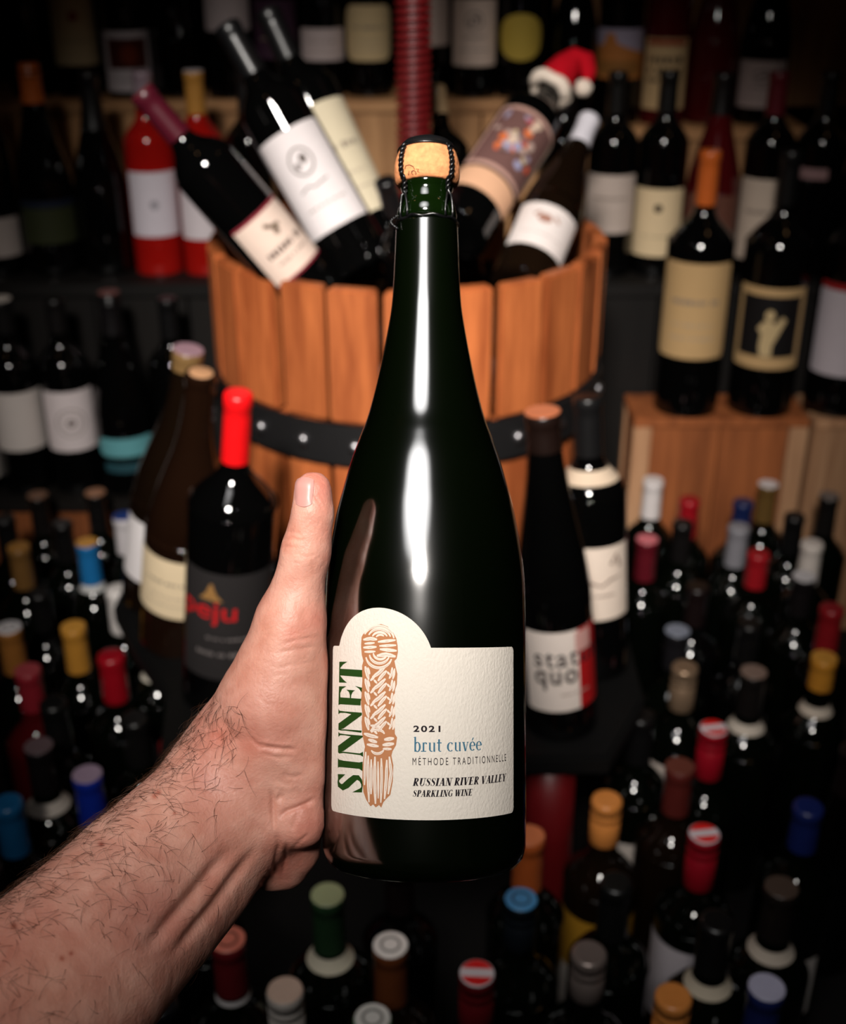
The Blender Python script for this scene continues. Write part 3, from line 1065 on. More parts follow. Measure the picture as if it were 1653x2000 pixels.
# ------------------------------------------------------------------ bottles on the shelves
GA = 'bottles on the upper shelf row'
GB = 'bottles on the middle shelf row'
GC = 'bottles on the low left shelf'


def shelf_bottle(px, f, zb, *a, hl=0.1, **kw):
    z_ = zb + hl
    return bottle('wine_bottle', a[0], a[1], (x_at(px, f, z_), f, zb + 0.0005), **kw)


A = lambda px, zb, text, style='bordeaux', **kw: shelf_bottle(px, FA + random.uniform(-0.012, 0.012), zb, text, style, group=GA, **kw)
A(52, ZA_L, 'dark bottle in shadow at the far upper left corner', cap=('foil', (26, 24, 24)), glass='black')
A(145, ZA_L, 'upper left bottle with tall cream label marked by a red seal', glass='black', cap=('foil', (30, 24, 24)), labels=[L((206, 186, 146), 1.15, 0.050, 0.158, 'reddot')])
A(245, ZA_L, 'upper left bottle with white label framing a dark red picture', glass='black', cap=('foil', (28, 26, 26)), labels=[L((206, 196, 200), 1.25, 0.010, 0.104, 'redpicture')])
A(341, ZA_L, 'unlabelled looking dark bottle beside the red-picture label bottle', style='burgundy', glass='black', cap=('foil', (24, 24, 26)))
A(452, ZA_L, 'upper shelf bottle with plain white label above the gold-capped rosé', glass='black', cap=('foil', (30, 28, 28)), labels=[L((190, 176, 176), 1.2, 0.104, 0.180, 'plain')])
A(545, ZA_L, 'upper shelf bottle with dark purple label and red mark behind the black capsules', glass='black', cap=('foil', (60, 20, 30)), labels=[L((58, 34, 52), 1.1, 0.060, 0.150, 'reddot')])
A(625, ZA_L, 'upper shelf bottle with short white label left of the round cream label', glass='black', cap=('foil', (28, 26, 26)), labels=[L((196, 180, 178), 1.15, 0.056, 0.106, 'lines')])
A(711, ZA_L, 'upper shelf bottle with rounded cream label left of the red screw', glass='black', cap=('foil', (28, 26, 26)), labels=[L((196, 172, 130), 1.25, 0.056, 0.142, 'lines', rc=0.022)])
A(850, ZA_L, 'upper shelf bottle with narrow pale label right against the red screw', glass='black', cap=('foil', (28, 26, 26)), labels=[L((190, 170, 160), 0.8, 0.080, 0.155, 'plain', off=0.3)])
A(920, ZA_L, 'upper shelf bottle with tall pinkish white label above the cork', glass='black', cap=('foil', (30, 26, 26)), labels=[L((206, 184, 170), 1.15, 0.050, 0.152, 'crest')])
A(1011, ZA_L, 'upper shelf bottle with oval mustard yellow label', glass='black', cap=('foil', (26, 26, 24)), labels=[L((176, 150, 62), 1.05, 0.058, 0.130, 'plain', shape='oval')])
A(1124, ZA_R, 'dark upper shelf bottle right above the santa hat', style='burgundy', glass='black', cap=('foil', (28, 24, 26)))
A(1213, ZA_R, 'upper right bottle with blue and orange landscape picture label', glass='black', cap=('foil', (30, 26, 26)), labels=[L((150, 140, 158), 1.25, 0.072, 0.150, 'landscape')])
A(1302, ZA_R, 'upper right bottle with tan label of heavy black block print', glass='red', cap=('foil', (40, 22, 22)), labels=[L((196, 164, 120), 1.1, 0.024, 0.136, 'blocks')])
A(1388, ZA_R, 'dark red upper right bottle without label, next to the block print one', style='burgundy', glass='red', cap=('foil', (70, 54, 44)))
A(1490, ZA_R, 'upper right bottle with greyish white label, last of its row', style='burgundy', glass='black', cap=('foil', (28, 26, 26)), labels=[L((180, 160, 156), 1.1, 0.028, 0.102, 'crest')])

B = lambda px, text, style='bordeaux', **kw: shelf_bottle(px, FB + random.uniform(-0.008, 0.008), ZB, text, style, group=GB, **kw)
B(2, 'bottle at the left picture edge with a sliver of grey label', glass='black', cap=('foil', (30, 28, 26)), labels=[L((176, 164, 158), 1.1, 0.03, 0.09, 'plain')])
B(98, 'wide dark bottle with orange capsule and dim blue-green label at left', style='champagne', glass='black', cap=('foil', (196, 98, 40), 0.055), labels=[L((40, 44, 22), 1.1, 0.050, 0.105, 'plain'), L((14, 22, 40), 1.1, 0.106, 0.116, 'plain')])
B(206, 'slender dark bottle left of the rosé bottles', style='burgundy', glass='black', cap=('foil', (26, 25, 26), 0.08))
B(303, 'red rosé bottle with white starred label and white top', style='bordeaux', glass='rose', cap=('foil', (150, 130, 140), 0.045), labels=[L((206, 198, 206), 1.15, 0.060, 0.158, 'star')])
B(392, 'red rosé bottle with gold capsule and white label touching the basket', style='bordeaux', glass='rose', cap=('foil', (176, 124, 56), 0.060, ('disc', (206, 196, 200))), labels=[L((206, 196, 200), 1.15, 0.056, 0.156, 'plain')])
B(476, 'dark bottle directly behind the leaning crested-label bottle', style='bordeaux', glass='black', cap=('foil', (40, 40, 44)))
B(1120, 'dark middle row bottle behind the white-capsuled leaning bottle', style='bordeaux', glass='black', cap=('foil', (26, 24, 24)))
B(1206, 'middle row bottle with greyish label and one dark title line, nearest the basket at right', glass='black', cap=('foil', (30, 28, 26)), labels=[L((182, 166, 156), 1.2, 0.068, 0.156, 'lines')])
B(1300, 'middle row bottle with tall cream label and single dark dot', glass='black', cap=('foil', (28, 26, 26)), labels=[L((214, 190, 152), 1.2, 0.030, 0.134, 'darkdot')])
B(1390, 'middle row bottle with reddish brown label behind the orange-capsuled large bottle', style='burgundy', glass='red', cap=('foil', (30, 22, 22)), labels=[L((96, 58, 46), 1.1, 0.07, 0.125, 'plain')])
B(1480, 'middle row bottle with dark burgundy capsule and tall pale label', style='bordeaux', glass='black', cap=('foil', (88, 20, 30), 0.062), labels=[L((186, 168, 152), 1.2, 0.026, 0.150, 'lines')])
B(1572, 'middle row dark bottle with small pink neck-high label at right', style='bordeaux', glass='black', cap=('foil', (26, 24, 26)), labels=[L((150, 118, 118), 0.7, 0.150, 0.166, 'plain', off=-0.3)])
B(1662, 'middle row bottle with gold capsule cut by the right picture edge', style='champagne', glass='black', cap=('foil', (210, 160, 50), 0.09))

C = lambda px, text, style='bordeaux', **kw: shelf_bottle(px, FC + random.uniform(-0.006, 0.006), ZC, text, style, group=GC, **kw)
C(-42, 'bottle with grey label on the low shelf, cut by the left picture edge', glass='black', cap=('foil', (170, 120, 50)), labels=[L((180, 172, 166), 1.25, 0.02, 0.10, 'plain')])
C(46, 'low shelf bottle with plain pale grey label and white capped top', glass='black', cap=('foil', (40, 38, 38), 0.05, ('disc', (206, 196, 186))), labels=[L((206, 196, 190), 1.3, 0.072, 0.165, 'plain', rc=0.008)])
C(137, 'low shelf bottle with white label bearing a round grey seal', glass='black', cap=('foil', (34, 30, 30), 0.05), labels=[L((212, 200, 200), 1.2, 0.070, 0.166, 'circle', rc=0.006)])
C(243, 'low shelf dark bottle with teal wave label', style='champagne', glass='black', cap=('foil', (30, 26, 28), 0.06, ('disc', (110, 70, 66))), labels=[L((90, 150, 156), 1.1, 0.066, 0.096, 'plain', rc=0.012), L((30, 66, 74), 0.9, 0.040, 0.056, 'plain', rc=0.006)])
C(330, 'low shelf dark bottle beside the leaning amber bottles', style='bordeaux', glass='black', cap=('foil', (24, 23, 24)))

GR = 'large bottles on the wooden crates'
for px, text, kw in (
    (1356, 'large bottle with orange capsule and tall cream label on the reddish crate', dict(cap=('foil', (190, 92, 36), 0.058), labels=[L((186, 152, 106), 1.2, 0.072, 0.183, 'lines', rc=0.006)])),
    (1506, 'large bottle with black picture label of a pale figure in cream frame', dict(cap=('foil', (26, 24, 24)), labels=[L((186, 152, 106), 1.15, 0.060, 0.155, 'figure', rc=0.002)])),
    (1660, 'large bottle with white label cut by the right picture edge', dict(cap=('foil', (26, 24, 24)), labels=[L((190, 180, 186), 1.1, 0.05, 0.15, 'plain'), L((150, 30, 30), 1.1, 0.1505, 0.158, 'plain')]))):
    bottle('wine_bottle', text, 'largeformat', (x_at(px, FR, ZR + 0.15), FR, ZR + 0.0005), scale=1.30, glass='black', group=GR, **kw)

# ------------------------------------------------------------------ bottles standing on the floor
GF = 'bottles crowded on the floor'
GOLD, SILVER, COPPER = (196, 140, 58), (176, 170, 166), (204, 128, 62)


def FL(px, py, text, style='bordeaux', scale=1.0, glass='green', cap=None, labels=(), collar=None, yaw=0.0, dz=0.0):
    H = HGT[style] * scale + (0.02 if cap and cap[0] == 'champ' else 0.0)
    p = at_z(px, py, H + 0.001)
    return bottle('wine_bottle', text, style, (p.x, p.y, 0.0005), scale=scale, glass=glass, cap=cap, labels=labels, collar=collar, yaw=yaw, group=GF)


PL = [L((214, 204, 196), 1.1, 0.05, 0.13, 'lines')]
# left block
FL(36, 1068, 'floor bottle with gold foil top at the left edge under the low shelf', 'bordeaux', cap=('foil', (110, 78, 40), 0.06, ('disc', (150, 104, 44))))
FL(168, 1058, 'floor bottle with gold top, blue neck foil and white ring', cap=('foil', (30, 110, 170), 0.060, ('disc', GOLD)), collar=((206, 206, 204), 0.229, 0.2385))
FL(241, 1008, 'floor bottle with dark blue cap above a white capsule', cap=('foil', (206, 200, 202), 0.056, ('disc', (26, 50, 120))))
FL(231, 1152, 'floor bottle with smooth white capsule', cap=('wax', (216, 210, 206), 0.070), labels=PL)
FL(142, 1224, 'floor bottle with long gold foil beside the white-capsuled one', cap=('foil', (176, 122, 46), 0.075, ('disc', GOLD)))
FL(18, 1226, 'floor bottle with white cap over bronze foil at the left edge', cap=('foil', (140, 90, 40), 0.062, ('ring', (206, 202, 204))))
FL(56, 1312, 'floor bottle with small dusky red cap near the left edge', glass='red', cap=('foil', (130, 30, 40), 0.05, ('disc', (150, 60, 66))), labels=PL)
FL(221, 1278, 'floor bottle with long dark red wax capsule left of the hand', cap=('wax', (140, 10, 24), 0.075))
FL(292, 1222, 'floor bottle with black capsule and white neck ring below the amber bottle', cap=('foil', (22, 21, 22), 0.062), collar=((214, 206, 190), 0.226, 0.2365), labels=[L((190, 184, 186), 0.9, 0.06, 0.15, 'plain', off=-0.5)])
FL(76, 1455, 'floor bottle with dim mauve cap and white neck collar above the forearm', cap=('foil', (30, 24, 26), 0.055, ('disc', (92, 76, 80))), collar=((196, 186, 176), 0.222, 0.2345))
FL(170, 1512, 'floor bottle with royal blue capsule and silvery disc beside the forearm', cap=('foil', (16, 40, 140), 0.060, ('disc', (150, 130, 150))))
FL(14, 1566, 'floor bottle with sky blue capsule at the left edge', cap=('foil', (20, 84, 130), 0.062), labels=PL)
FL(72, 968, 'dark floor bottle with brownish cap against the low reddish step, leftmost', cap=('foil', (34, 28, 26), 0.06, ('disc', (110, 76, 56))))
FL(122, 1022, 'dark floor bottle with black cap second along the reddish step', cap=('foil', (26, 25, 25)))
FL(186, 962, 'dark floor bottle with tan cap third along the reddish step', cap=('foil', (28, 26, 26), 0.06, ('disc', (150, 104, 76))))
FL(10, 1010, 'dark floor bottle in the far left corner by the reddish step', cap=('foil', (24, 23, 24)))
FL(262, 1402, 'dark floor bottle hidden left of the wrist', cap=('foil', (24, 22, 22)))
FL(100, 1370, 'dark floor bottle between the red wax and blue capsules', cap=('foil', (22, 22, 22)))
# right block
FL(1294, 922, 'floor bottle with white and black banded capsule before the reddish crate', cap=('foil', (214, 206, 204), 0.060, ('disc', (214, 208, 206))), collar=((14, 14, 14), 0.2740, 0.2800))
FL(1331, 966, 'floor bottle with deep red capsule before the reddish crate', cap=('foil', (150, 18, 28), 0.060))
FL(1366, 1016, 'floor bottle with dull black capsule before the reddish crate', cap=('foil', (30, 27, 26)))
FL(1441, 976, 'floor bottle with dark navy capsule before the reddish crate', cap=('foil', (22, 34, 76), 0.060))
FL(1430, 1038, 'floor bottle with grey silver foil in front of the navy capsule', cap=('foil', (130, 128, 134), 0.062))
FL(1497, 948, 'floor bottle with white cap over olive gold foil', cap=('foil', (96, 72, 36), 0.075, ('disc', (214, 206, 206))))
FL(1271, 1050, 'floor bottle with pink disc on a dark red capsule', cap=('foil', (88, 18, 28), 0.065, ('disc', (206, 112, 120))))
FL(1552, 1006, 'dark floor bottle with black capsule before the paler crate', cap=('foil', (24, 23, 24)))
FL(1621, 968, 'dark floor bottle with grey-topped capsule before the paler crate', cap=('foil', (36, 32, 30), 0.06, ('disc', (110, 100, 96))))
FL(1577, 1066, 'floor bottle with tapering white capsule at right', cap=('foil', (206, 196, 188), 0.066))
FL(1538, 1098, 'floor bottle with pale silver disc on a black capsule at right', cap=('foil', (34, 28, 30), 0.055, ('disc', (196, 192, 194))))
FL(1500, 1078, 'floor bottle with red and white capsule half hidden at right', cap=('foil', (150, 22, 30), 0.05))
FL(1626, 1186, 'floor bottle with dim red capsule at the right edge', cap=('foil', (130, 22, 28), 0.062), labels=PL)
FL(1326, 1240, 'floor bottle with blue-grey cap right of the script label', cap=('foil', (40, 38, 42), 0.05, ('disc', (120, 126, 140))))
FL(1341, 1294, 'floor bottle with shiny bronze cap right of the status quo label', cap=('screw', (150, 124, 100), 0.055, 'metal'), labels=[L((206, 192, 182), 1.0, 0.085, 0.182, 'plain', off=-0.45)])
FL(1468, 1312, 'floor bottle with dull brown cap and white neck ring', cap=('foil', (36, 30, 28), 0.055, ('disc', (120, 100, 90))), collar=((196, 184, 170), 0.224, 0.2355))
FL(1611, 1284, 'floor bottle with gold cap and white collar at right', cap=('foil', (190, 128, 44), 0.040, ('disc', GOLD)), collar=((206, 192, 176), 0.226, 0.2375))
FL(1380, 1428, 'floor bottle with red and white striped cap, upper one of two at right', cap=('screw', (140, 12, 28), 0.060, ('stripe', (206, 26, 22))), labels=[L((206, 196, 190), 0.9, 0.08, 0.182, 'plain', off=-0.7)])
FL(1334, 1490, 'floor bottle with brownish red cap between the two striped caps', glass='brown', cap=('foil', (84, 30, 26), 0.055, ('disc', (96, 50, 40))))
FL(1376, 1630, 'floor bottle with red and white striped cap, lower one of two at right', cap=('screw', (136, 12, 28), 0.060, ('stripe', (214, 26, 22))), labels=[L((206, 196, 200), 0.9, 0.08, 0.182, 'plain', off=-0.6)])
gw = FL(1186, 1562, 'clear bottle of golden wine with copper gold screw cap', glass='brown', cap=('screw', COPPER, 0.050), labels=[L((206, 196, 186), 1.1, 0.03, 0.10, 'plain', off=-0.2)])
put('wine', mesh('wine', *lathe_geo([(RAD['bordeaux'] + 0.0002, h_) for h_ in (0.012, 0.06, 0.12, 0.170)], 40)), GLASS['gold'], gw)
FL(1034, 1632, 'floor bottle with orange copper capsule right beside the held bottle', cap=('foil', (196, 96, 44), 0.062, ('disc', (206, 116, 70))))
FL(1018, 1758, 'floor bottle with sky blue cap just below the held bottle', cap=('screw', (20, 30, 40), 0.050, ('ring', (70, 140, 190))), labels=[L((30, 100, 150), 0.8, 0.15, 0.175, 'plain', off=-0.3)])
FL(932, 1903, 'floor bottle with red cap crossed by a white stripe, at the bottom', cap=('screw', (90, 12, 20), 0.060, ('stripe', (206, 26, 30))))
FL(1151, 1862, 'floor bottle with ridged silver screw cap right of centre bottom', cap=('screw', (140, 126, 120), 0.045, 'metal'), labels=PL)
FL(1316, 1946, 'floor bottle with copper gold screw cap at the bottom right', cap=('screw', COPPER, 0.045))
FL(1496, 1926, 'floor bottle with navy capsule and silvery disc at the bottom right', cap=('foil', (24, 34, 84), 0.060, ('disc', (166, 164, 184))))
FL(1526, 1734, 'floor bottle with dark glossy cap and white collar at lower right', cap=('foil', (44, 34, 30), 0.055, ('disc', (70, 56, 48))), collar=((190, 176, 160), 0.224, 0.2350))
FL(1404, 1800, 'floor bottle with black cap and cream collar above the copper cap', cap=('foil', (26, 24, 24), 0.055), collar=((196, 182, 160), 0.224, 0.2355))
FL(1204, 1722, 'dark floor bottle in front of the golden wine', cap=('foil', (24, 25, 25), 0.06))
FL(1580, 1574, 'dark floor bottle with a glint of blue cap at right', cap=('foil', (22, 34, 90), 0.05), labels=PL)
FL(1262, 1398, 'dark floor bottle with large white label below the script label bottle', cap=('foil', (24, 23, 24)), labels=[L((206, 194, 184), 1.15, 0.05, 0.15, 'plain')])
FL(640, 1748, 'floor bottle with green capsule, silver top and cream collar', cap=('foil', (34, 60, 36), 0.062, ('disc', (150, 160, 120))), collar=((214, 204, 180), 0.2235, 0.2360))
FL(762, 1850, 'floor bottle with white ribbed cap over amber neck', glass='brown', cap=('foil', (96, 50, 24), 0.060, ('ring', (222, 216, 210))))
FL(557, 1936, 'floor bottle with ridged silver screw cap and beige top', cap=('screw', (176, 168, 160), 0.055, ('disc', (196, 170, 152))))
FL(728, 1986, 'floor bottle with green rimmed white cap at the bottom edge', cap=('screw', (40, 120, 56), 0.055, ('ring', (206, 206, 200))))
FL(446, 1836, 'floor bottle with red and white seal on a maroon capsule below the wrist', cap=('foil', (92, 18, 24), 0.056, ('ring', (196, 110, 92))), collar=((206, 200, 198), 0.2355, 0.2405))
# settle neighbours that would touch
for it in range(80):
    for i in range(len(TRACK)):
        for j in range(i):
            A_, B_ = TRACK[i], TRACK[j]
            if A_[4].z < 0.999 or B_[4].z < 0.999 or abs(A_[1].z - B_[1].z) > 0.01:
                continue
            dx, dy = A_[1].x - B_[1].x, A_[1].y - B_[1].y
            dd = math.hypot(dx, dy)
            ov = A_[2] + B_[2] + 0.0012 - dd
            if ov > 0:
                sy = 1.0 if A_[1].z < 0.02 else 0.15
                dy *= sy
                dn = math.hypot(dx, dy) + 1e-9
                for T_, sg in ((A_, 1), (B_, -1)):
                    T_[1].x += sg * dx / dn * ov * 0.5
                    T_[1].y += sg * dy / dn * ov * 0.5
    for T_ in TRACK:
        if T_[4].z > 0.999 and T_[1].z < 0.02:
            if T_[1].x < -0.26:
                T_[1].y = min(T_[1].y, 1.680 - T_[2])
            if T_[1].x > 0.28:
                T_[1].y = min(T_[1].y, 1.714 - T_[2])
for T_ in TRACK:
    if T_[4].z > 0.999:
        bpy.data.objects[T_[0]].location = T_[1]
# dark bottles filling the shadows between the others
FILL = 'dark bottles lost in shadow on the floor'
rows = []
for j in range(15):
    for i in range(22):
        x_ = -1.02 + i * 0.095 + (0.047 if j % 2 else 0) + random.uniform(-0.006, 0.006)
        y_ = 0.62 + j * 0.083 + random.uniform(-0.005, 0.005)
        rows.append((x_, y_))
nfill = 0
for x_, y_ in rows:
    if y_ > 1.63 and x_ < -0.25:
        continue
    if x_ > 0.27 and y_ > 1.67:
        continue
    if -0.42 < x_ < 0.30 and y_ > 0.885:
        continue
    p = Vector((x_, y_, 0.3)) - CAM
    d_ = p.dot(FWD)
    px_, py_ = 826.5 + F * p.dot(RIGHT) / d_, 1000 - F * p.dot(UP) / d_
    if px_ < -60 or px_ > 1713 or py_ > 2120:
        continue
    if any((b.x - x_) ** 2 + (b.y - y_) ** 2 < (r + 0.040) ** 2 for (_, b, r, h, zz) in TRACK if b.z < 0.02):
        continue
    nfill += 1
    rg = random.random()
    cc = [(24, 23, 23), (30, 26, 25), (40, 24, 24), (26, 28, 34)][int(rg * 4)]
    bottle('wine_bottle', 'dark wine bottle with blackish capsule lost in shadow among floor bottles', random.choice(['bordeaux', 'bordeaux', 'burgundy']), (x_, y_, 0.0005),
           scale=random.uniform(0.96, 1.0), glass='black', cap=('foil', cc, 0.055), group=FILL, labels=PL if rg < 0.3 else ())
print('fill bottles', nfill)
for i in range(len(TRACK)):
    for j in range(i):
        a_, b_ = TRACK[i], TRACK[j]
        if a_[4].z > 0.999 and b_[4].z > 0.999 and abs(a_[1].z - b_[1].z) < 0.05:
            dd = math.hypot(a_[1].x - b_[1].x, a_[1].y - b_[1].y)
            if dd < a_[2] + b_[2] - 0.0005:
                print('CLASH %s|%s %.3f' % (bpy.data.objects[a_[0]]['label'][:48], bpy.data.objects[b_[0]]['label'][:48], a_[2] + b_[2] - dd))

# ------------------------------------------------------------------ the held bottle of sparkling wine
# measured outline: (pixel row, half width in pixels); the bottle leans a few degrees away from the lens
LEAN = math.radians(-4.5)
HB = Vector(((828.5 - 826.5) / F * 0.5475, (1000 - 1686) / F * 0.5475, 0.5475))   # base centre, camera frame
htx = (835.0 - 828.5) / F * 0.53 / 0.31
HA = Vector((htx, math.cos(LEAN), -math.sin(LEAN))).normalized()


def hero_h(py):
    s_ = (1000 - py) / F
    return (s_ * HB.z - HB.y) / (HA.y - s_ * HA.z)


def hero_hf(py, hw, k=0.75):
    """height whose front surface (k of the radius) shows at this pixel row"""
    s_ = (1000 - py) / F
    r_ = k * hw * (HB.z + HA.z * hero_h(py)) / F
    return (s_ * (HB.z - r_ * HA.y) - HB.y - r_ * HA.z) / (HA.y - s_ * HA.z)


def hero_r(py, hw):
    h_ = hero_h(py)
    return hw * (HB.z + HA.z * h_) / F


table = [(1660, 195.5), (1600, 197), (1400, 197), (1250, 197), (1180, 196), (1120, 192), (1060, 184), (1000, 172.5), (950, 159.5), (900, 145), (858, 130), (817, 114.5), (760, 99), (700, 86), (650, 76.5), (600, 68.5), (540, 64), (480, 61.5), (440, 60)]
HR = hero_r(1400, 197)
hp_ = [(min(HR, hero_r(py, hw)) if py < 1180 else HR * hw / 197.0, hero_h(py)) for py, hw in table]
body = smooth_prof(hp_, 6)
foot = [(0, 0.012), (0.020, 0.006), (0.034, 0.0012), (HR - 0.0060, 0.0), (HR - 0.0036, 0.0010), (HR - 0.0014, 0.0038), (HR - 0.0005, 0.0070)]
n0 = hero_h(426)
g = lambda py, hw: (hero_r(py, hw), hero_hf(py, hw))
ringp = [g(430, 58), g(424, 54), g(421, 54), g(417, 57), g(408, 58), g(396, 56), g(388, 52), g(382, 49.5), g(366, 48.5), g(358, 50.5), g(352, 52), g(347, 51), g(343, 47), (0.009, hero_hf(342, 50))]
hx = RIGHT * HA.x + UP * HA.y + FWD * HA.z
hy = (FWD - hx * FWD.dot(hx)).normalized()
hz = hy.cross(hx)
HMAT = Matrix((hz, hy, hx)).transposed().to_4x4()
HMAT.translation = loc(HB.x, HB.y, HB.z)
HINV = HMAT.inverted()
HERO = empty('sparkling_wine_bottle', HMAT)
tag(HERO, 'dark green sparkling wine bottle with cream Sinnet label, held up in the hand', 'bottle')
HG = mat('hero_green_glass', (0.0009, 0.0020, 0.0004), rough=0.12, spec=1.0, coat=1.0, var=0.3, scale=14)
hprof = foot + body[2:] + ringp
HG.node_tree.nodes['Principled BSDF'].inputs['IOR'].default_value = 1.9
HG.node_tree.nodes['Principled BSDF'].inputs['Coat IOR'].default_value = 1.7
put('glass', mesh('hero_glass', *lathe_geo(foot + body[2:] + ringp[:2], 128)), HG, HERO)
put('neck_finish', mesh('neck_finish', *lathe_geo(smooth_prof(ringp[1:-1], 3) + ringp[-1:], 96)), mat('empty_neck_green_glass', (0.0016, 0.0052, 0.0006), rough=0.08, spec=0.9, var=0.5, scale=90), HERO)

# cork, cap plaque and twisted wire hood
c_ = lambda py, hw: (hero_r(py, hw), hero_hf(py, hw))
corkp = smooth_prof([c_(351, 40), c_(350, 54), c_(343, 60.5), c_(331, 63.5), c_(316, 64), c_(301, 62), c_(288, 57.5), c_(280, 53), c_(277, 44)], 5) + [(0, hero_hf(277, 56))]
CORK = mat('cork_agglomerate', srgb(196, 128, 84), rough=0.85, spec=0.15, var=0.55, scale=330, bump=0.5, bscale=500, detail=6)
cork = put('cork', mesh('cork', *lathe_geo(corkp, 72)), CORK, HERO)
WIRE = mat('black_wire', srgb(8, 8, 9), rough=0.3, spec=0.5, metal=0.0, var=0.2)
cap_p = [(0, hero_hf(264, 56)), c_(265, 30), c_(267, 44), c_(271, 51), c_(277, 54), c_(281, 55), c_(281, 55), c_(282, 53), c_(278, 50)]
put('cap_plaque', mesh('cap_plaque', *lathe_geo(cap_p[::-1], 64)), mat('black_cap_enamel', srgb(14, 14, 15), rough=0.3, spec=0.5, var=0.2), HERO)
crp = [c_(281.5, 55.8), c_(281.5, 55.8)]


def cork_rad(h_):
    best = min(corkp[:-1], key=lambda p: abs(p[1] - h_))
    return best[0]


wires = []
for q, ang in enumerate((-0.82, 0.76, math.pi - 0.80, math.pi + 0.80)):
    line = []
    for py in np.linspace(279, 372, 40):
        h_ = hero_hf(py, 56)
        r_ = (cork_rad(h_) if py < 346 else hero_r(py, 54)) + 0.0011
        if py < 290:
            r_ = max(r_, hero_r(280, 56))
        line.append((ang, r_, h_))
    for st in (0, 1):
        pts = []
        for i, (a_, r_, h_) in enumerate(line):
            t = 2 * math.pi * i / 8.0 + st * math.pi
            aa = a_ + 0.00075 * math.cos(t) / r_
            rr = r_ + 0.00075 * math.sin(t)
            pts.append((rr * math.sin(aa), -rr * math.cos(aa), h_))
        # straight double end running down to the lower ring
        for py, sp in ((380, 0.0012), (395, 0.0020), (410, 0.0024), (423, 0.0022)):
            rr = hero_r(py, 59.5) + 0.0006
            aa = ang + (sp if st else -sp) / rr
            pts.append((rr * math.sin(aa), -rr * math.cos(aa), hero_hf(py, 56)))
        V, Fc = tube_geo(pts, 0.00062, 6)
        put('wire', mesh('wire', V, Fc), WIRE, HERO)
hr_ = hero_r(424, 60)
V, Fc = tube_geo([((hr_ + 0.0004 * math.sin(9 * a)) * math.cos(a), (hr_ + 0.0004 * math.sin(9 * a)) * math.sin(a), hero_hf(424, 56) + 0.0004 * math.cos(9 * a)) for a in np.linspace(0, 2 * math.pi, 97)], 0.0007, 6)
put('wire_ring', mesh('wire_ring', V, Fc), WIRE, HERO)
hr_ = hero_r(281, 56.5)
V, Fc = tube_geo([(hr_ * math.cos(a), hr_ * math.sin(a), hero_hf(281, 56)) for a in np.linspace(0, 2 * math.pi, 65)], 0.0006, 6)
put('wire_ring', mesh('wire_ring', V, Fc), WIRE, HERO)
# the twisted tail of the wire, standing off at the left
for st in (0, 1):
    pts = []
    for i in range(28):
        t = i / 27
        b = 2 * math.pi * i / 7 + st * math.pi
        pts.append((-0.0135 - 0.0032 * math.sin(math.pi * t) + 0.0005 * math.cos(b), -0.0035 - 0.004 * t + 0.0005 * math.sin(b), hero_hf(412, 56) - 0.0075 * t))
    put('wire_tail', mesh('wire_tail', *tube_geo(pts, 0.0005, 5)), WIRE, HERO)


def hero_ray(px, py, R):
    """where the pixel falls on the upright cylinder of the bottle body: (angle, height)"""
    o_ = HINV @ CAM
    d_ = HINV.to_3x3() @ raydir(px, py)
    a_ = d_.x ** 2 + d_.y ** 2
    b_ = o_.x * d_.x + o_.y * d_.y
    c0 = o_.x ** 2 + o_.y ** 2 - R * R
    disc = b_ * b_ - a_ * c0
    t = (-b_ - math.sqrt(max(disc, 0.0))) / a_
    p = o_ + d_ * t
    return math.atan2(p.x, -p.y), p.z


RLAB = HR + 0.00022
aL, hTL = hero_ray(650.5, 1262, RLAB)
aR, hTR = hero_ray(1003, 1262, RLAB)
_, hB = hero_ray(828, 1602, RLAB)
_, hTop = hero_ray(750, 1187, RLAB)
aA0, _ = hero_ray(663, 1258, RLAB)
aA1, _ = hero_ray(842, 1262, RLAB)
hT = (hTL + hTR) / 2
wl = RLAB * (aR - aL)
ac = (aA0 + aA1) / 2
ah = (aA1 - aA0) / 2 * RLAB
rise = hTop - hT
rarc = (ah * ah + rise * rise) / (2 * rise)


def lab_hi(t):
    a_ = aL + (aR - aL) * t
    u = (a_ - ac) * RLAB
    rc = 0.0018
    x_ = min(t, 1 - t) * wl
    cr = 0 if x_ > rc else rc - math.sqrt(max(rc * rc - (rc - x_) ** 2, 0))
    e = hT - cr
    if abs(u) < ah:
        e = hT + math.sqrt(max(rarc * rarc - u * u, 0)) - (rarc - rise)
    return e


def lab_lo(t):
    rc = 0.0022
    x_ = min(t, 1 - t) * wl
    cr = 0 if x_ > rc else rc - math.sqrt(max(rc * rc - (rc - x_) ** 2, 0))
    return hB + cr


LABM = mat('cream_textured_label_paper', srgb(238, 229, 216), rough=0.8, spec=0.2, var=0.03, scale=200, bump=0.35, bscale=900, stretch=(1, 1, 0.7))
hl = put('label', mesh('hero_label', *patch_geo(RLAB, lab_lo, lab_hi, aL, aR, na=220, nh=16)), LABM, HERO)


def ink_geo(polys, off, maxlen, mapper):
    V, Fc = [], []
    for t in polys_to_tris(polys, maxlen):
        o = len(V)
        P = []
        for p in t:
            a_, h_ = mapper(*p)
            r_ = RLAB + off
            P.append((r_ * math.sin(a_), -r_ * math.cos(a_), h_))
        V += P
        n_ = (Vector(P[1]) - Vector(P[0])).cross(Vector(P[2]) - Vector(P[0]))
        out = n_.x * P[0][0] + n_.y * P[0][1] > 0
        Fc.append((o, o + 1, o + 2) if out else (o, o + 2, o + 1))
    return V, Fc


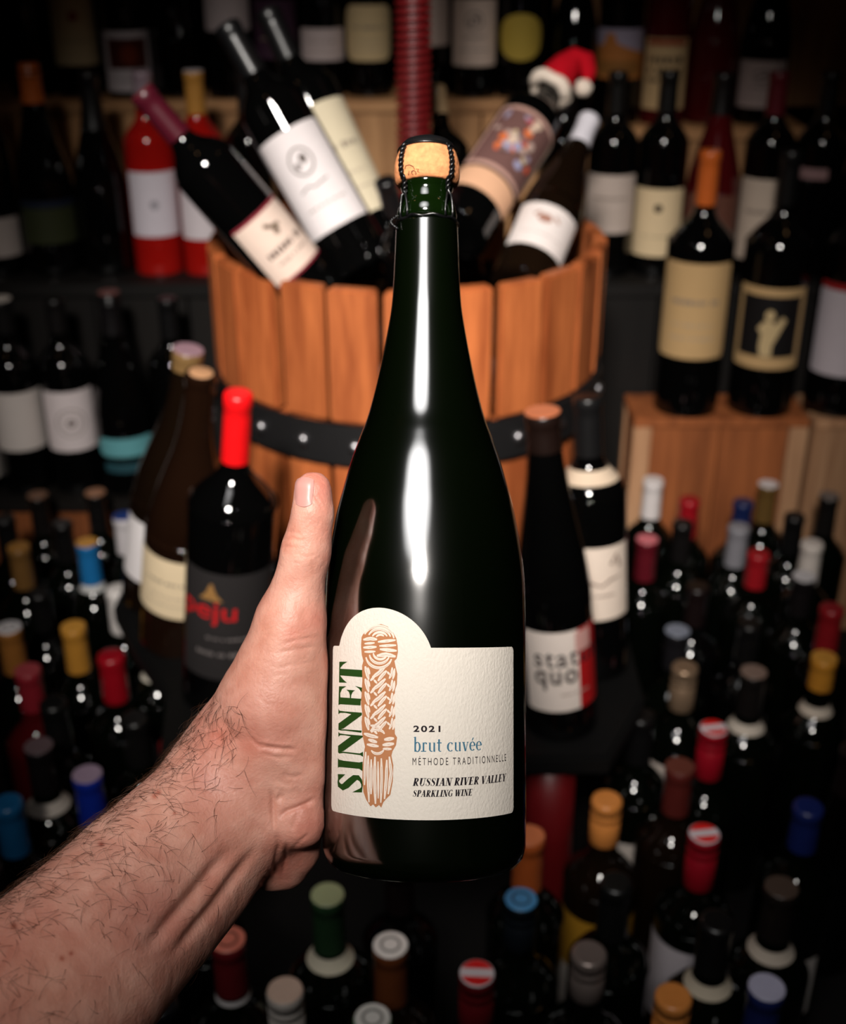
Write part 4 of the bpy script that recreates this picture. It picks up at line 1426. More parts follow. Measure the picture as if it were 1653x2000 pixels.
K1 = 9.525
crop = lambda x_, y_: hero_ray(640 + x_ / K1, 1190 + y_ / K1, RLAB)
# --- name of the wine, reading upwards
T_ = [[(235, 1105), (668, 1130), (668, 1265), (235, 1230)], [(222, 975), (372, 975), (290, 1030), (242, 1090), (242, 1240), (290, 1300), (362, 1368), (216, 1362)]]
E_ = [[(210, 1635), (622, 1665), (617, 1790), (210, 1765)], [(215, 1432), (355, 1432), (275, 1480), (238, 1560), (242, 1640), (240, 1766), (205, 1782)],
      [(510, 1425), (686, 1470), (682, 1620), (650, 1570), (590, 1480)], [(645, 1560), (682, 1610), (655, 1700), (618, 1700)],
      [(352, 1495), (515, 1508), (470, 1540), (443, 1600), (438, 1655), (418, 1652), (416, 1590), (398, 1535)]]
y2 = 1905
sh = lambda P: [[(a_, b_ + y2) for a_, b_ in q] for q in P]
N1_ = sh([[(450, 40), (645, 60), (300, 312), (205, 345), (205, 220)], [(204, 332), (330, 328), (640, 352), (628, 392), (330, 352), (240, 350)],
          [(205, -55), (225, -20), (330, -5), (640, 18), (642, 66), (440, 44), (330, 22), (235, 22), (205, 50)]])
N2_ = sh([[(440, 455), (668, 465), (300, 732), (198, 762), (198, 635)], [(198, 748), (290, 742), (600, 776), (662, 745), (664, 842), (612, 808), (300, 768), (216, 778)],
          [(205, 372), (228, 402), (340, 420), (660, 446), (668, 468), (440, 462), (330, 440), (240, 436), (204, 468)]])
I_ = sh([[(195, 862), (216, 890), (300, 912), (590, 944), (655, 930), (652, 1105), (590, 1064), (300, 1036), (216, 1030), (194, 1046)]])
S_ = sh(stroke_polys([(236, 1172), (206, 1240), (204, 1310), (226, 1370), (285, 1404), (350, 1366), (430, 1292), (505, 1232), (568, 1226), (618, 1276), (644, 1350), (640, 1430), (606, 1490)],
                     [10, 18, 34, 78, 124, 132, 128, 120, 92, 56, 30, 20, 8]) + [[(193, 1160), (335, 1165), (232, 1262), (200, 1300)], [(458, 1500), (642, 1502), (654, 1380), (600, 1430)]])
GREEN = inkm((34, 70, 18))
for P in (S_, I_, N2_, N1_, E_, T_):
    put('lettering', mesh('name_letter', *ink_geo(P, 0.00008, 40, crop)), GREEN, hl)
# --- the braided rope drawing
BROWN = inkm((190, 128, 86))
PALE = inkm((243, 226, 210))
sil = [(635, 520), (660, 470), (760, 370), (860, 300), (1000, 275), (1120, 320), (1220, 430), (1280, 540), (1305, 680), (1310, 800), (1285, 920), (1245, 960), (1270, 1080), (1300, 1200), (1290, 1400), (1255, 1500), (1255, 1700), (1250, 1900),
       (1262, 2000), (1250, 2200), (1255, 2320), (1295, 2385), (1275, 2530), (1210, 2640), (1190, 2720), (1225, 2900), (1215, 3200), (1170, 3450), (1100, 3520), (1040, 3590), (1000, 3690), (960, 3640), (900, 3685), (850, 3630), (800, 3665), (720, 3540),
       (670, 3400), (650, 3200), (655, 2900), (690, 2600), (700, 2560), (650, 2330), (635, 2100), (650, 1950), (625, 1750), (640, 1500), (650, 1300), (645, 1050), (670, 960), (640, 850), (625, 700)]
put('rope_drawing', mesh('rope_drawing', *ink_geo([sil], 0.00010, 50, crop)), BROWN, hl)
strands = []


def arc(cx, cy, rx, ry, a0, a1, w_):
    an = np.linspace(math.radians(a0), math.radians(a1), 14)
    strands.append(([(cx + rx * math.cos(a_), cy + ry * math.sin(a_)) for a_ in an], w_))


def ln(w_, *p):
    pts = [(p[i], p[i + 1]) for i in range(0, len(p), 2)]
    strands.append((pts, w_))


arc(955, 575, 285, 262, 205, 352, 46)
arc(965, 560, 215, 195, 205, 345, 44)
arc(975, 560, 150, 135, 205, 335, 40)
arc(985, 550, 85, 75, 205, 320, 32)
ln(56, 668, 565, 800, 545, 925, 562)
ln(40, 690, 640, 880, 625)
ln(52, 668, 712, 915, 700)
ln(40, 690, 792, 895, 785)
ln(50, 940, 606, 1268, 572)
ln(44, 965, 682, 1280, 668)
ln(56, 975, 742, 1290, 772)
ln(66, 920, 865, 1090, 838, 1270, 880)
arc(960, 850, 245, 240, 18, 170, 46)
arc(970, 830, 185, 175, 20, 175, 44)
arc(985, 810, 130, 120, 20, 178, 40)
for y0_ in (1120, 1350, 1590, 1830, 2060):
    dx_ = 0 if y0_ < 1900 else 10
    ln(52, 705, y0_ - 60, 735, y0_ + 60, 770, y0_ + 190)
    ln(36, 752, y0_ - 40, 790, y0_ + 90)
    ln(58, 835, y0_ + 150, 960, y0_ + 60, 1080, y0_ - 60)
    ln(52, 940, y0_ + 215, 1020, y0_ + 110, 1100, y0_ + 20)
    ln(40, 800, y0_ + 210, 880, y0_ + 130)
    ln(36, 865, y0_ + 190, 925, y0_ + 260)
    ln(42, 1205, y0_ - 40, 1200, y0_ + 70, 1150, y0_ + 170)
    ln(34, 1250, y0_ - 20, 1240, y0_ + 90, 1215, y0_ + 180)
    ln(34, 1110, y0_ + 40, 1160, y0_ + 95)
ln(50, 800, 2160, 1000, 2190)
arc(930, 2360, 140, 120, 215, 340, 44)
ln(60, 680, 2310, 800, 2350, 945, 2385)
ln(56, 760, 2420, 925, 2475)
ln(54, 735, 2512, 955, 2550)
ln(62, 1055, 2425, 1240, 2400)
ln(62, 1025, 2525, 1240, 2500)
ln(44, 1030, 2592, 1195, 2600)
arc(930, 2560, 130, 125, 25, 150, 44)
ln(44, 715, 2650, 700, 2950, 690, 3270)
ln(44, 760, 2720, 755, 3100, 775, 3590)
ln(46, 815, 2790, 815, 3150, 812, 3440)
ln(52, 885, 2740, 878, 3150, 895, 3620)
ln(34, 942, 2830, 945, 3200, 945, 3520)
ln(44, 1003, 2770, 1010, 3150, 993, 3600)
ln(50, 1105, 2800, 1095, 3150, 1062, 3530)
ln(50, 1152, 2740, 1185, 3050, 1130, 3440)
pale, lines_ = [], []
for pts, w_ in strands:
    # resample so that ends can taper
    if len(pts) < 8:
        q = []
        for (a_, b_), (c0, d0) in zip(pts, pts[1:]):
            for t in np.linspace(0, 1, 6)[:-1]:
                q.append((a_ + (c0 - a_) * t, b_ + (d0 - b_) * t))
        q.append(pts[-1])
        pts = q
    n_ = len(pts)
    wd = [1.16 * w_ * min(1.0, 0.45 + 2.2 * min(i, n_ - 1 - i) / n_) for i in range(n_)]
    pale.append(stroke_polys(pts, wd))
    if w_ > 40:
        lines_ += stroke_polys([(a_ + 5, b_ + 5) for a_, b_ in pts[2:-2]], 5)
V, Fc = [], []
so = put('rope_strands', mesh('rope_strands', *join_geo([ink_geo(P, 0.00014, 40, crop) for P in pale])), PALE, hl)
tag(so, kind='stuff')
so = put('rope_hatching', mesh('rope_hatching', *ink_geo(lines_, 0.00018, 40, crop)), inkm((176, 130, 104)), hl)
tag(so, kind='stuff')

# --- lettering on the right of the label: a small high-contrast serif alphabet drawn with strokes
TH, HL, SE = 0.23, 0.07, 0.06


def serif(x_, y_, w_=0.36):
    return [rect(x_ - w_ / 2, x_ + w_ / 2, y_ - (SE if y_ > 0.5 else 0), y_ + (0 if y_ > 0.5 else SE))]


def stem(x_, lo_=0.0, hi_=1.0, w_=TH, s0=True, s1=True):
    o = [rect(x_ - w_ / 2, x_ + w_ / 2, lo_, hi_)]
    if s0:
        o += serif(x_, lo_) if lo_ < 0.5 else []
    if s1:
        o += [rect(x_ - 0.18, x_ + 0.18, hi_ - SE, hi_)]
    return o


def bar(x0, x1, y_, w_=HL):
    return [rect(x0, x1, y_ - w_ / 2, y_ + w_ / 2)]


def el(cx, cy, rx, ry, a0, a1, wmin, wmax, n_=16):
    an = np.linspace(math.radians(a0), math.radians(a1), n_)
    return stroke_polys([(cx + rx * math.cos(a_), cy + ry * math.sin(a_)) for a_ in an], [wmin + (wmax - wmin) * abs(math.cos(a_)) ** 1.5 for a_ in an])


def diag(x0, y0, x1, y1, w_):
    dx_ = w_ / 2
    return [[(x0 - dx_, y0), (x0 + dx_, y0), (x1 + dx_, y1), (x1 - dx_, y1)]]


def S_glyph(w_=0.56, hgt=1.0):
    P = [(0.48, 0.78), (0.42, 0.93), (0.28, 0.975), (0.14, 0.92), (0.10, 0.78), (0.16, 0.65), (0.30, 0.52), (0.42, 0.38), (0.46, 0.22), (0.40, 0.08), (0.26, 0.025), (0.12, 0.08), (0.06, 0.24)]
    Wd = [0.03, 0.045, 0.05, 0.09, 0.16, 0.20, 0.22, 0.20, 0.15, 0.08, 0.05, 0.045, 0.03]
    return stroke_polys(P, Wd) + [[(0.44, 0.70), (0.50, 0.70), (0.50, 0.98), (0.46, 0.94)], [(0.04, 0.02), (0.08, 0.06), (0.10, 0.30), (0.04, 0.30)]]


G = {
    ' ': ([], 0.26),
    'I': (stem(0.19), 0.38),
    'N': (stem(0.14, w_=HL) + diag(0.16, 1, 0.60, 0, TH) + stem(0.62, w_=HL, s0=False) + bar(0.0, 0.2, 0.975), 0.78),
    'E': (stem(0.19, s1=False, s0=False) + bar(0.02, 0.58, 0.975) + bar(0.02, 0.58, 0.025) + bar(0.19, 0.46, 0.51) + [[(0.52, 1), (0.58, 1), (0.58, 0.72)], [(0.52, 0), (0.60, 0), (0.60, 0.30)], rect(0.42, 0.47, 0.40, 0.62)], 0.66),
    'L': (stem(0.19) + bar(0.1, 0.54, 0.025) + [[(0.46, 0), (0.56, 0), (0.56, 0.32)]], 0.60),
    'R': (stem(0.19) + el(0.30, 0.74, 0.20, 0.235, -92, 92, HL, 0.19) + bar(0.19, 0.32, 0.975) + bar(0.19, 0.32, 0.505) + diag(0.32, 0.50, 0.56, 0.02, 0.19) + bar(0.50, 0.70, 0.025), 0.70),
    'P': (stem(0.19) + el(0.30, 0.73, 0.20, 0.245, -92, 92, HL, 0.19) + bar(0.19, 0.32, 0.975) + bar(0.19, 0.32, 0.485), 0.60),
    'U': (stem(0.18, lo_=0.25, s0=False) + el(0.38, 0.28, 0.20, 0.255, 180, 360, HL, 0.12) + stem(0.58, lo_=0.25, w_=HL, s0=False), 0.76),
    'A': (diag(0.12, 0, 0.36, 1, 0.07) + diag(0.60, 0, 0.36, 1, TH) + bar(0.2, 0.5, 0.33) + serif(0.12, 0, 0.26) + serif(0.60, 0, 0.34), 0.74),
    'V': (diag(0.36, 0, 0.14, 1, TH) + diag(0.38, 0, 0.60, 1, 0.07) + serif(0.14, 1, 0.34) + serif(0.60, 1, 0.26), 0.70),
    'W': (diag(0.30, 0, 0.13, 1, TH) + diag(0.32, 0, 0.50, 1, 0.07) + diag(0.66, 0, 0.50, 1, TH) + diag(0.68, 0, 0.86, 1, 0.07) + serif(0.13, 1, 0.32) + serif(0.86, 1, 0.24), 0.98),
    'Y': (stem(0.34, hi_=0.45, s1=False) + diag(0.32, 0.42, 0.12, 1, TH) + diag(0.38, 0.42, 0.56, 1, 0.07) + serif(0.12, 1, 0.32) + serif(0.56, 1, 0.24), 0.66),
    'K': (stem(0.19) + diag(0.26, 0.42, 0.58, 1, 0.07) + diag(0.58, 0, 0.34, 0.58, 0.20) + serif(0.60, 0, 0.30) + serif(0.56, 1, 0.26), 0.74),
    'G': (el(0.38, 0.5, 0.28, 0.475, 50, 300, HL, 0.20, 22) + stem(0.58, lo_=0.06, hi_=0.44, w_=0.16, s0=False, s1=False) + bar(0.46, 0.70, 0.43) + [[(0.52, 0.74), (0.58, 0.74), (0.58, 0.98), (0.54, 0.90)]], 0.74),
    'S': (S_glyph(), 0.56),
    'b': (stem(0.15, hi_=1.0, w_=0.115, s0=False, s1=False) + [[(0.02, 0.95), (0.12, 1.0), (0.12, 0.93)]] + el(0.30, 0.32, 0.17, 0.315, -140, 140, 0.05, 0.13, 20), 0.54),
    'r': (stem(0.15, hi_=0.62, w_=0.115, s1=False) + el(0.27, 0.46, 0.11, 0.15, 60, 170, 0.05, 0.10, 10) + disc_poly(0.34, 0.56, 0.055, 0.06), 0.42),
    'u': (stem(0.14, lo_=0.16, hi_=0.62, w_=0.115, s0=False, s1=False) + el(0.26, 0.18, 0.12, 0.155, 180, 300, 0.05, 0.11, 10) + stem(0.44, hi_=0.62, w_=0.115, s0=False, s1=False) + [[(0.02, 0.62), (0.15, 0.62), (0.15, 0.57)], [(0.32, 0.62), (0.45, 0.62), (0.45, 0.57)], [(0.44, 0), (0.54, 0.05), (0.44, 0.06)]], 0.58),
    't': (stem(0.16, lo_=0.10, hi_=0.84, w_=0.115, s0=False, s1=False) + bar(0.02, 0.34, 0.595) + el(0.26, 0.14, 0.10, 0.12, 180, 300, 0.05, 0.10, 8) + [[(0.10, 0.6), (0.22, 0.6), (0.22, 0.86)]], 0.38),
    'c': (el(0.27, 0.315, 0.19, 0.29, 55, 310, 0.045, 0.13, 20) + disc_poly(0.38, 0.53, 0.05, 0.055), 0.47),
    'v': (diag(0.25, 0, 0.10, 0.62, 0.125) + diag(0.27, 0, 0.42, 0.62, 0.05) + bar(0.0, 0.22, 0.60, 0.04) + bar(0.34, 0.50, 0.60, 0.04), 0.50),
    'e': (el(0.26, 0.315, 0.18, 0.29, 5, 315, 0.045, 0.13, 22) + bar(0.12, 0.44, 0.345, 0.045), 0.49),
}
G['é'] = (G['e'][0] + [[(0.20, 0.70), (0.27, 0.70), (0.38, 0.90), (0.28, 0.88)]], 0.49)


def serif_text(s_, shear=0.0, track=0.02):
    out, x_ = [], 0.0
    for ch in s_:
        P, adv = G[ch]
        for q in P:
            out.append([(x_ + a_ + shear * b_, b_) for a_, b_ in q])
        x_ += adv + track
    return out, x_ - track


def place_text(polys, wid, hgt, px0, px1, py_base, py_top, colr, name):
    """fit a line of text between two pixel columns on the label, along a level line around the bottle"""
    a0, h0 = hero_ray(px0, py_base, RLAB)
    a1, _ = hero_ray(px1, py_base - 6, RLAB)
    _, h1 = hero_ray(px0, py_top, RLAB)
    f_ = lambda u, v: (a0 + (a1 - a0) * u / wid, h0 + (h1 - h0) * v / hgt)
    o = put('lettering', mesh(name, *ink_geo(polys, 0.00008, 0.5 * wid / 8, f_)), colr, hl)
    return o


BLACKI, BLUEI = inkm((34, 26, 32)), inkm((66, 116, 140))
place_text(text_polys('2021', 0, 1, 0, 1, bold=0.03, spacing=1.25), 1, 1, 807.6, 860.5, 1429.7, 1417, BLACKI, 'year')
P, wv = serif_text('brut cuvée', 0.0, 0.03)
place_text(P, wv, 1.0, 807, 941, 1468, 1439, BLUEI, 'brut_cuvee')
place_text(text_polys('MÉTHODE TRADITIONNELLE', 0, 1, 0, 1.22, bold=0.0, spacing=1.5), 1, 1, 806, 988.5, 1494.3, 1479.5, BLACKI, 'methode')
P, wv = serif_text('RUSSIAN RIVER VALLEY', 0.20, 0.03)
place_text(P, wv, 1.0, 806, 987, 1534.8, 1519.5, BLACKI, 'region')
P, wv = serif_text('SPARKLING WINE', 0.20, 0.03)
place_text(P, wv, 1.0, 806, 922, 1556, 1543, BLACKI, 'sparkling')
# stamp on the cork
ccr = hero_r(320, 64.3)


def cork_map(px, py):
    a_, h_ = hero_ray(px, py, ccr)
    return a_, h_


V, Fc = [], []
stamp = stroke_polys([(791, 330), (793, 324), (800, 322), (807, 325), (810, 331)], 1.3) + stroke_polys([(796, 341), (799, 333), (801, 341), (803, 333), (805, 341)], 1.2) + ring_poly(807.5, 337, 4, 4, 1.2) + stroke_polys([(813, 330), (818, 330), (815, 334), (819, 336), (815, 340), (812, 338)], 1.3)
for t in polys_to_tris(stamp, 6):
    o = len(V)
    for p in t:
        a_, h_ = cork_map(*p)
        V.append(((cork_rad(h_) + 0.0002) * math.sin(a_), -(cork_rad(h_) + 0.0002) * math.cos(a_), h_))
    Fc.append((o, o + 2, o + 1))
put('stamp', mesh('cork_stamp', V, Fc), inkm((60, 36, 24)), cork)

# ------------------------------------------------------------------ the arm and hand (camera-frame metres: right, up, depth)
def cp(px, py, d):
    return np.array(((px - 826.5) / F * d, (1000 - py) / F * d, d))


def finger(theta_list, py0, py1, r0, r1, gap=0.0088):
    """a chain curling round the back of the bottle; theta from its left side towards the back"""
    out = []
    n_ = len(theta_list)
    for i, th in enumerate(theta_list):
        t = i / (n_ - 1)
        py = py0 + (py1 - py0) * t
        h_ = hero_h(py)
        rho = HR + gap
        th = math.radians(th)
        c0 = HB + HA * h_
        out.append((np.array((c0.x - rho * math.cos(th), c0.y, c0.z + rho * math.sin(th))), r0 + (r1 - r0) * t))
    return out


CH = []      # (list of (point, radius), blend)
CH.append(([(cp(612, 958, 0.524), 0.0083), (cp(611, 1003, 0.524), 0.0090), (cp(598, 1076, 0.527), 0.0108), (cp(583, 1145, 0.530), 0.0110), (cp(567, 1218, 0.532), 0.0138)], 0.004))
CH.append(([(cp(567, 1218, 0.532), 0.0136), (cp(553, 1290, 0.534), 0.0176), (cp(538, 1370, 0.537), 0.0218), (cp(545, 1440, 0.540), 0.0205), (cp(556, 1520, 0.546), 0.0168)], 0.010))
CH.append(([(cp(538, 1330, 0.540), 0.0160), (cp(478, 1430, 0.548), 0.0195), (cp(455, 1490, 0.550), 0.0215)], 0.014))
# wrist and forearm: thumb-side and little-finger-side columns
CH.append(([(cp(452, 1500, 0.550), 0.0225), (cp(395, 1560, 0.545), 0.0228), (cp(250, 1700, 0.512), 0.0245), (cp(92, 1855, 0.475), 0.0262), (cp(-190, 2130, 0.42), 0.029)], 0.016))
CH.append(([(cp(520, 1600, 0.556), 0.0170), (cp(448, 1682, 0.553), 0.0178), (cp(330, 1812, 0.518), 0.0205), (cp(205, 1930, 0.480), 0.0240), (cp(-60, 2210, 0.42), 0.028)], 0.016))
CH.append(([(cp(480, 1560, 0.548), 0.0190), (cp(330, 1720, 0.525), 0.0215), (cp(150, 1890, 0.478), 0.0250), (cp(-120, 2170, 0.42), 0.029)], 0.016))
# heel of the hand
CH.append(([(cp(556, 1520, 0.550), 0.0150), (cp(572, 1600, 0.560), 0.0128), (cp(577, 1660, 0.566), 0.0112), (cp(560, 1690, 0.570), 0.0098), (cp(528, 1702, 0.568), 0.0080)], 0.007))
CH.append(([(cp(520, 1600, 0.562), 0.0130), (cp(540, 1680, 0.570), 0.0112)], 0.008))
# palm behind the thumb, running round to the fingers
for py in (1300, 1400, 1500, 1590):
    CH.append((finger([-12, 12, 40], py, py - 6, 0.0120, 0.0105, 0.0100), 0.010))
FIN = [(finger([30, 55, 80, 103, 122], 1262, 1240, 0.0098, 0.0076), 0.004), (finger([30, 56, 82, 106, 126], 1360, 1345, 0.0100, 0.0078), 0.004),
       (finger([30, 56, 82, 105, 124], 1462, 1452, 0.0096, 0.0074), 0.004), (finger([25, 52, 76, 98, 114], 1556, 1552, 0.0086, 0.0066), 0.004)]
CH += FIN
TEND = [([(cp(545, 1585, 0.5395), 0.0045), (cp(495, 1640, 0.5365), 0.0050), (cp(440, 1712, 0.5315), 0.0048), (cp(330, 1846, 0.516), 0.0030)], 0.010),
        ([(cp(552, 1600, 0.546), 0.0042), (cp(512, 1662, 0.543), 0.0046), (cp(452, 1745, 0.536), 0.0044), (cp(355, 1862, 0.520), 0.0028)], 0.009)]


def seg_sdf(P, a_, ra, b_, rb):
    ab = b_ - a_
    t = np.clip(((P - a_) @ ab) / (ab @ ab), 0, 1)
    q = a_ + t[..., None] * ab
    return np.linalg.norm(P - q, axis=-1) - (ra + (rb - ra) * t)


def smin(a_, b_, k_):
    hh = np.clip(0.5 + 0.5 * (b_ - a_) / k_, 0, 1)
    return b_ + (a_ - b_) * hh - k_ * hh * (1 - hh)


HBn, HAn = np.array(HB), np.array(HA)
prz = np.array([p[1] for p in hprof])
prr = np.array([p[0] for p in hprof])
od = np.argsort(prz[6:-14]) + 6


def bottle_sdf(P):
    h_ = (P - HBn) @ HAn
    rad = np.linalg.norm(P - HBn - h_[..., None] * HAn, axis=-1)
    r_ = np.interp(h_, prz[od], prr[od])
    return np.maximum((rad - r_) * 0.97, -h_)


def hand_sdf(P):
    d_ = None
    for chain, k_ in CH + TEND:
        c_d = None
        for (a_, ra), (b_, rb) in zip(chain, chain[1:]):
            s_ = seg_sdf(P, a_, ra, b_, rb)
            c_d = s_ if c_d is None else smin(c_d, s_, 0.002)
        d_ = c_d if d_ is None else smin(d_, c_d, k_)
    # cut the skin back to the glass it presses on
    g_ = -(bottle_sdf(P) - 0.0004)
    k_ = 0.0016
    hh = np.clip(0.5 - 0.5 * (g_ - d_) / k_, 0, 1)
    return g_ + (d_ - g_) * hh + k_ * hh * (1 - hh)


def surface_nets(lo_, hi_, cell):
    n_ = np.ceil((hi_ - lo_) / cell).astype(int) + 1
    ax = [lo_[i] + cell * np.arange(n_[i]) for i in range(3)]
    vol = np.empty(n_, np.float32)
    for i in range(0, n_[0], 16):
        gx, gy, gz = np.meshgrid(ax[0][i:i + 16], ax[1], ax[2], indexing='ij')
        vol[i:i + 16] = hand_sdf(np.stack((gx, gy, gz), -1))
    ins = vol < 0
    c_sum = np.zeros(np.array(vol.shape) - 1, np.int8)
    corners = [(a_, b_, c0) for a_ in (0, 1) for b_ in (0, 1) for c0 in (0, 1)]
    sl = lambda o_: tuple(slice(o_[i], o_[i] + vol.shape[i] - 1) for i in range(3))
    for o_ in corners:
        c_sum += ins[sl(o_)]
    act = (c_sum > 0) & (c_sum < 8)
    acc = np.zeros(act.shape + (3,), np.float64)
    cnt = np.zeros(act.shape, np.int32)
    for o1 in corners:
        for ax_ in range(3):
            if o1[ax_] == 1:
                continue
            o2 = list(o1)
            o2[ax_] = 1
            va, vb = vol[sl(o1)], vol[sl(o2)]
            cr = act & ((va < 0) != (vb < 0))
            t = np.where(cr, va / np.where(cr, va - vb, 1), 0)
            for i in range(3):
                val = o1[i] + (t if i == ax_ else 0)
                acc[..., i] += np.where(cr, val, 0)
            cnt += cr
    idx = -np.ones(act.shape, np.int64)
    cells = np.argwhere(act)
    idx[act] = np.arange(len(cells))
    verts = lo_ + (cells + acc[act] / cnt[act][:, None]) * cell
    quads = []
    for ax_ in range(3):
        b_, c0 = (ax_ + 1) % 3, (ax_ + 2) % 3
        s0 = [slice(None)] * 3
        s1 = [slice(None)] * 3
        s0[ax_] = slice(0, -1)
        s1[ax_] = slice(1, None)
        ch = ins[tuple(s0)] != ins[tuple(s1)]
        pos = np.argwhere(ch)
        ok = (pos[:, b_] > 0) & (pos[:, c0] > 0) & (pos[:, b_] < idx.shape[b_]) & (pos[:, c0] < idx.shape[c0]) & (pos[:, ax_] < idx.shape[ax_])
        pos = pos[ok]
        eb, ec = np.eye(3, dtype=int)[b_], np.eye(3, dtype=int)[c0]
        q = np.stack([idx[tuple((pos - eb - ec).T)], idx[tuple((pos - ec).T)], idx[tuple(pos.T)], idx[tuple((pos - eb).T)]], -1)
        flip = ins[tuple(pos.T)]
        q[~flip] = q[~flip][:, ::-1]
        quads.append(q)
    q = np.concatenate(quads)
    q = q[(q >= 0).all(1)]
    return verts, q


lo_b = np.array((-0.235, -0.262, 0.385))
hi_b = np.array((0.060, 0.030, 0.625))
hv, hq = surface_nets(lo_b, hi_b, 0.0024)
hm = bpy.data.meshes.new('arm_base')
hm.from_pydata([tuple(v) for v in hv], [], [tuple(int(i) for i in q) for q in hq])
tmp = bpy.data.objects.new('tmp', hm)
COL.objects.link(tmp)
md = tmp.modifiers.new('s', 'SMOOTH')
md.iterations = 2
md.factor = 0.5
md = tmp.modifiers.new('s', 'SUBSURF')
md.levels = 2
md.render_levels = 2
dg = bpy.context.evaluated_depsgraph_get()
em = tmp.evaluated_get(dg).to_mesh()
nv = len(em.vertices)
co = np.empty(nv * 3, np.float32)
em.vertices.foreach_get('co', co)
co = co.reshape(-1, 3).astype(np.float64)
no = np.empty(nv * 3, np.float32)
em.vertices.foreach_get('normal', no)
no = no.reshape(-1, 3).astype(np.float64)
polys = np.empty(len(em.loops), np.int32)
em.loops.foreach_get('vertex_index', polys)
polys = polys.reshape(-1, 4)
tmp.evaluated_get(dg).to_mesh_clear()
bpy.data.objects.remove(tmp)
# make normals point out of the flesh
e_ = 0.0006
ctr = no * e_
flip = np.mean(hand_sdf(co[::50] + ctr[::50]) - hand_sdf(co[::50])) < 0
if flip:
    no = -no
    polys = polys[:, ::-1]

pxy = np.stack((826.5 + F * co[:, 0] / co[:, 2], 1000 - F * co[:, 1] / co[:, 2]), -1)
front = no[:, 2] < 0.35


def groove(pts, width, depth):
    """press a crease (negative) or raise a ridge along a line on the skin facing the light"""
    P = np.array(pts, float)
    lens = [np.linalg.norm(b_ - a_) for a_, b_ in zip(P, P[1:])]
    tot, run = sum(lens), 0.0
    lo2, hi2 = P.min(0) - 3 * width, P.max(0) + 3 * width
    sel = np.argwhere(front & (pxy > lo2).all(1) & (pxy < hi2).all(1)).ravel()
    wgt = np.zeros(len(pxy))
    if len(sel) == 0:
        return wgt
    Q = pxy[sel]
    best = np.full(len(Q), 1e9)
    along = np.zeros(len(Q))
    for a_, b_, l_ in zip(P, P[1:], lens):
        ab = b_ - a_
        t = np.clip(((Q - a_) @ ab) / (ab @ ab), 0, 1)
        dd = np.linalg.norm(Q - (a_ + t[:, None] * ab), axis=-1)
        nearer = dd < best
        best = np.where(nearer, dd, best)
        along = np.where(nearer, (run + t * l_) / tot, along)
        run += l_
    fade = np.clip(np.minimum(along, 1 - along) / 0.3, 0, 1)
    wgt[sel] = np.exp(-(best / width) ** 2) * fade * fade * (3 - 2 * fade)
    return wgt * depth


disp = np.zeros(nv)
# thumb: joint folds, nail bed
for pts, w_, d_ in (
    ([(556, 1040), (572, 1038), (590, 1044)], 3.0, -0.00035), ([(549, 1056), (566, 1052), (588, 1056), (600, 1052)], 3.0, -0.0004),
    ([(546, 1070), (560, 1068), (584, 1070)], 3.0, -0.0004), ([(560, 1048), (575, 1050), (586, 1062)], 2.5, -0.00025),
    ([(585, 1085), (604, 1088), (620, 1082)], 3.0, -0.00022), ([(570, 1098), (590, 1102)], 3.0, -0.0002),
    ([(612, 966), (624, 982), (632, 1000)], 2.5, -0.00022), ([(620, 955), (632, 975), (640, 995)], 2.5, -0.00016),
    ([(540, 1262), (580, 1250), (628, 1244)], 4.0, -0.00030), ([(535, 1278), (580, 1268), (630, 1262)], 4.0, -0.00030),
    ([(520, 1310), (570, 1300), (630, 1290)], 4.0, -0.0002),
    ([(495, 1450), (520, 1460), (555, 1464), (590, 1464)], 5.0, -0.0008), ([(498, 1446), (540, 1453), (580, 1456)], 4.0, 0.0003),
    ([(482, 1436), (498, 1450), (515, 1468)], 4.0, -0.0004), ([(505, 1470), (540, 1480), (580, 1478)], 4.0, -0.00035),
    ([(545, 1512), (575, 1518), (598, 1512)], 5.0, -0.0004), ([(530, 1530), (560, 1540), (590, 1535)], 5.0, 0.0003),
    ([(526, 1535), (533, 1560), (534, 1600), (536, 1630)], 4.5, -0.0012), ([(540, 1555), (556, 1562)], 9.0, -0.0009),
    ([(540, 1600), (560, 1585), (600, 1570), (622, 1556)], 5.0, -0.0013), ([(586, 1574), (578, 1600), (568, 1625)], 5.0, -0.0005),
    ([(535, 1615), (545, 1650), (538, 1690), (536, 1725)], 5.0, -0.0009), ([(560, 1640), (558, 1680), (552, 1715)], 4.0, -0.0007), ([(565, 1665), (585, 1645), (608, 1625)], 4.0, -0.0004),
    ([(522, 1712), (510, 1730)], 4.0, -0.0010), ([(528, 1695), (520, 1735)], 4.0, -0.0006),
    ([(415, 1455), (437, 1432), (448, 1402)], 9.0, -0.0010), ([(400, 1475), (430, 1462), (462, 1446), (490, 1436)], 9.0, -0.0006),
    ([(470, 1635), (412, 1706), (372, 1756), (270, 1870)], 15.0, -0.0024), ([(512, 1640), (468, 1702), (420, 1768), (325, 1880)], 11.0, -0.0022),
    ([(250, 1640), (215, 1690), (170, 1760), (120, 1830)], 10.0, 0.0004), ([(200, 1600), (170, 1640), (120, 1690), (60, 1750)], 10.0, 0.0004),
):
    disp += groove(pts, w_, d_)
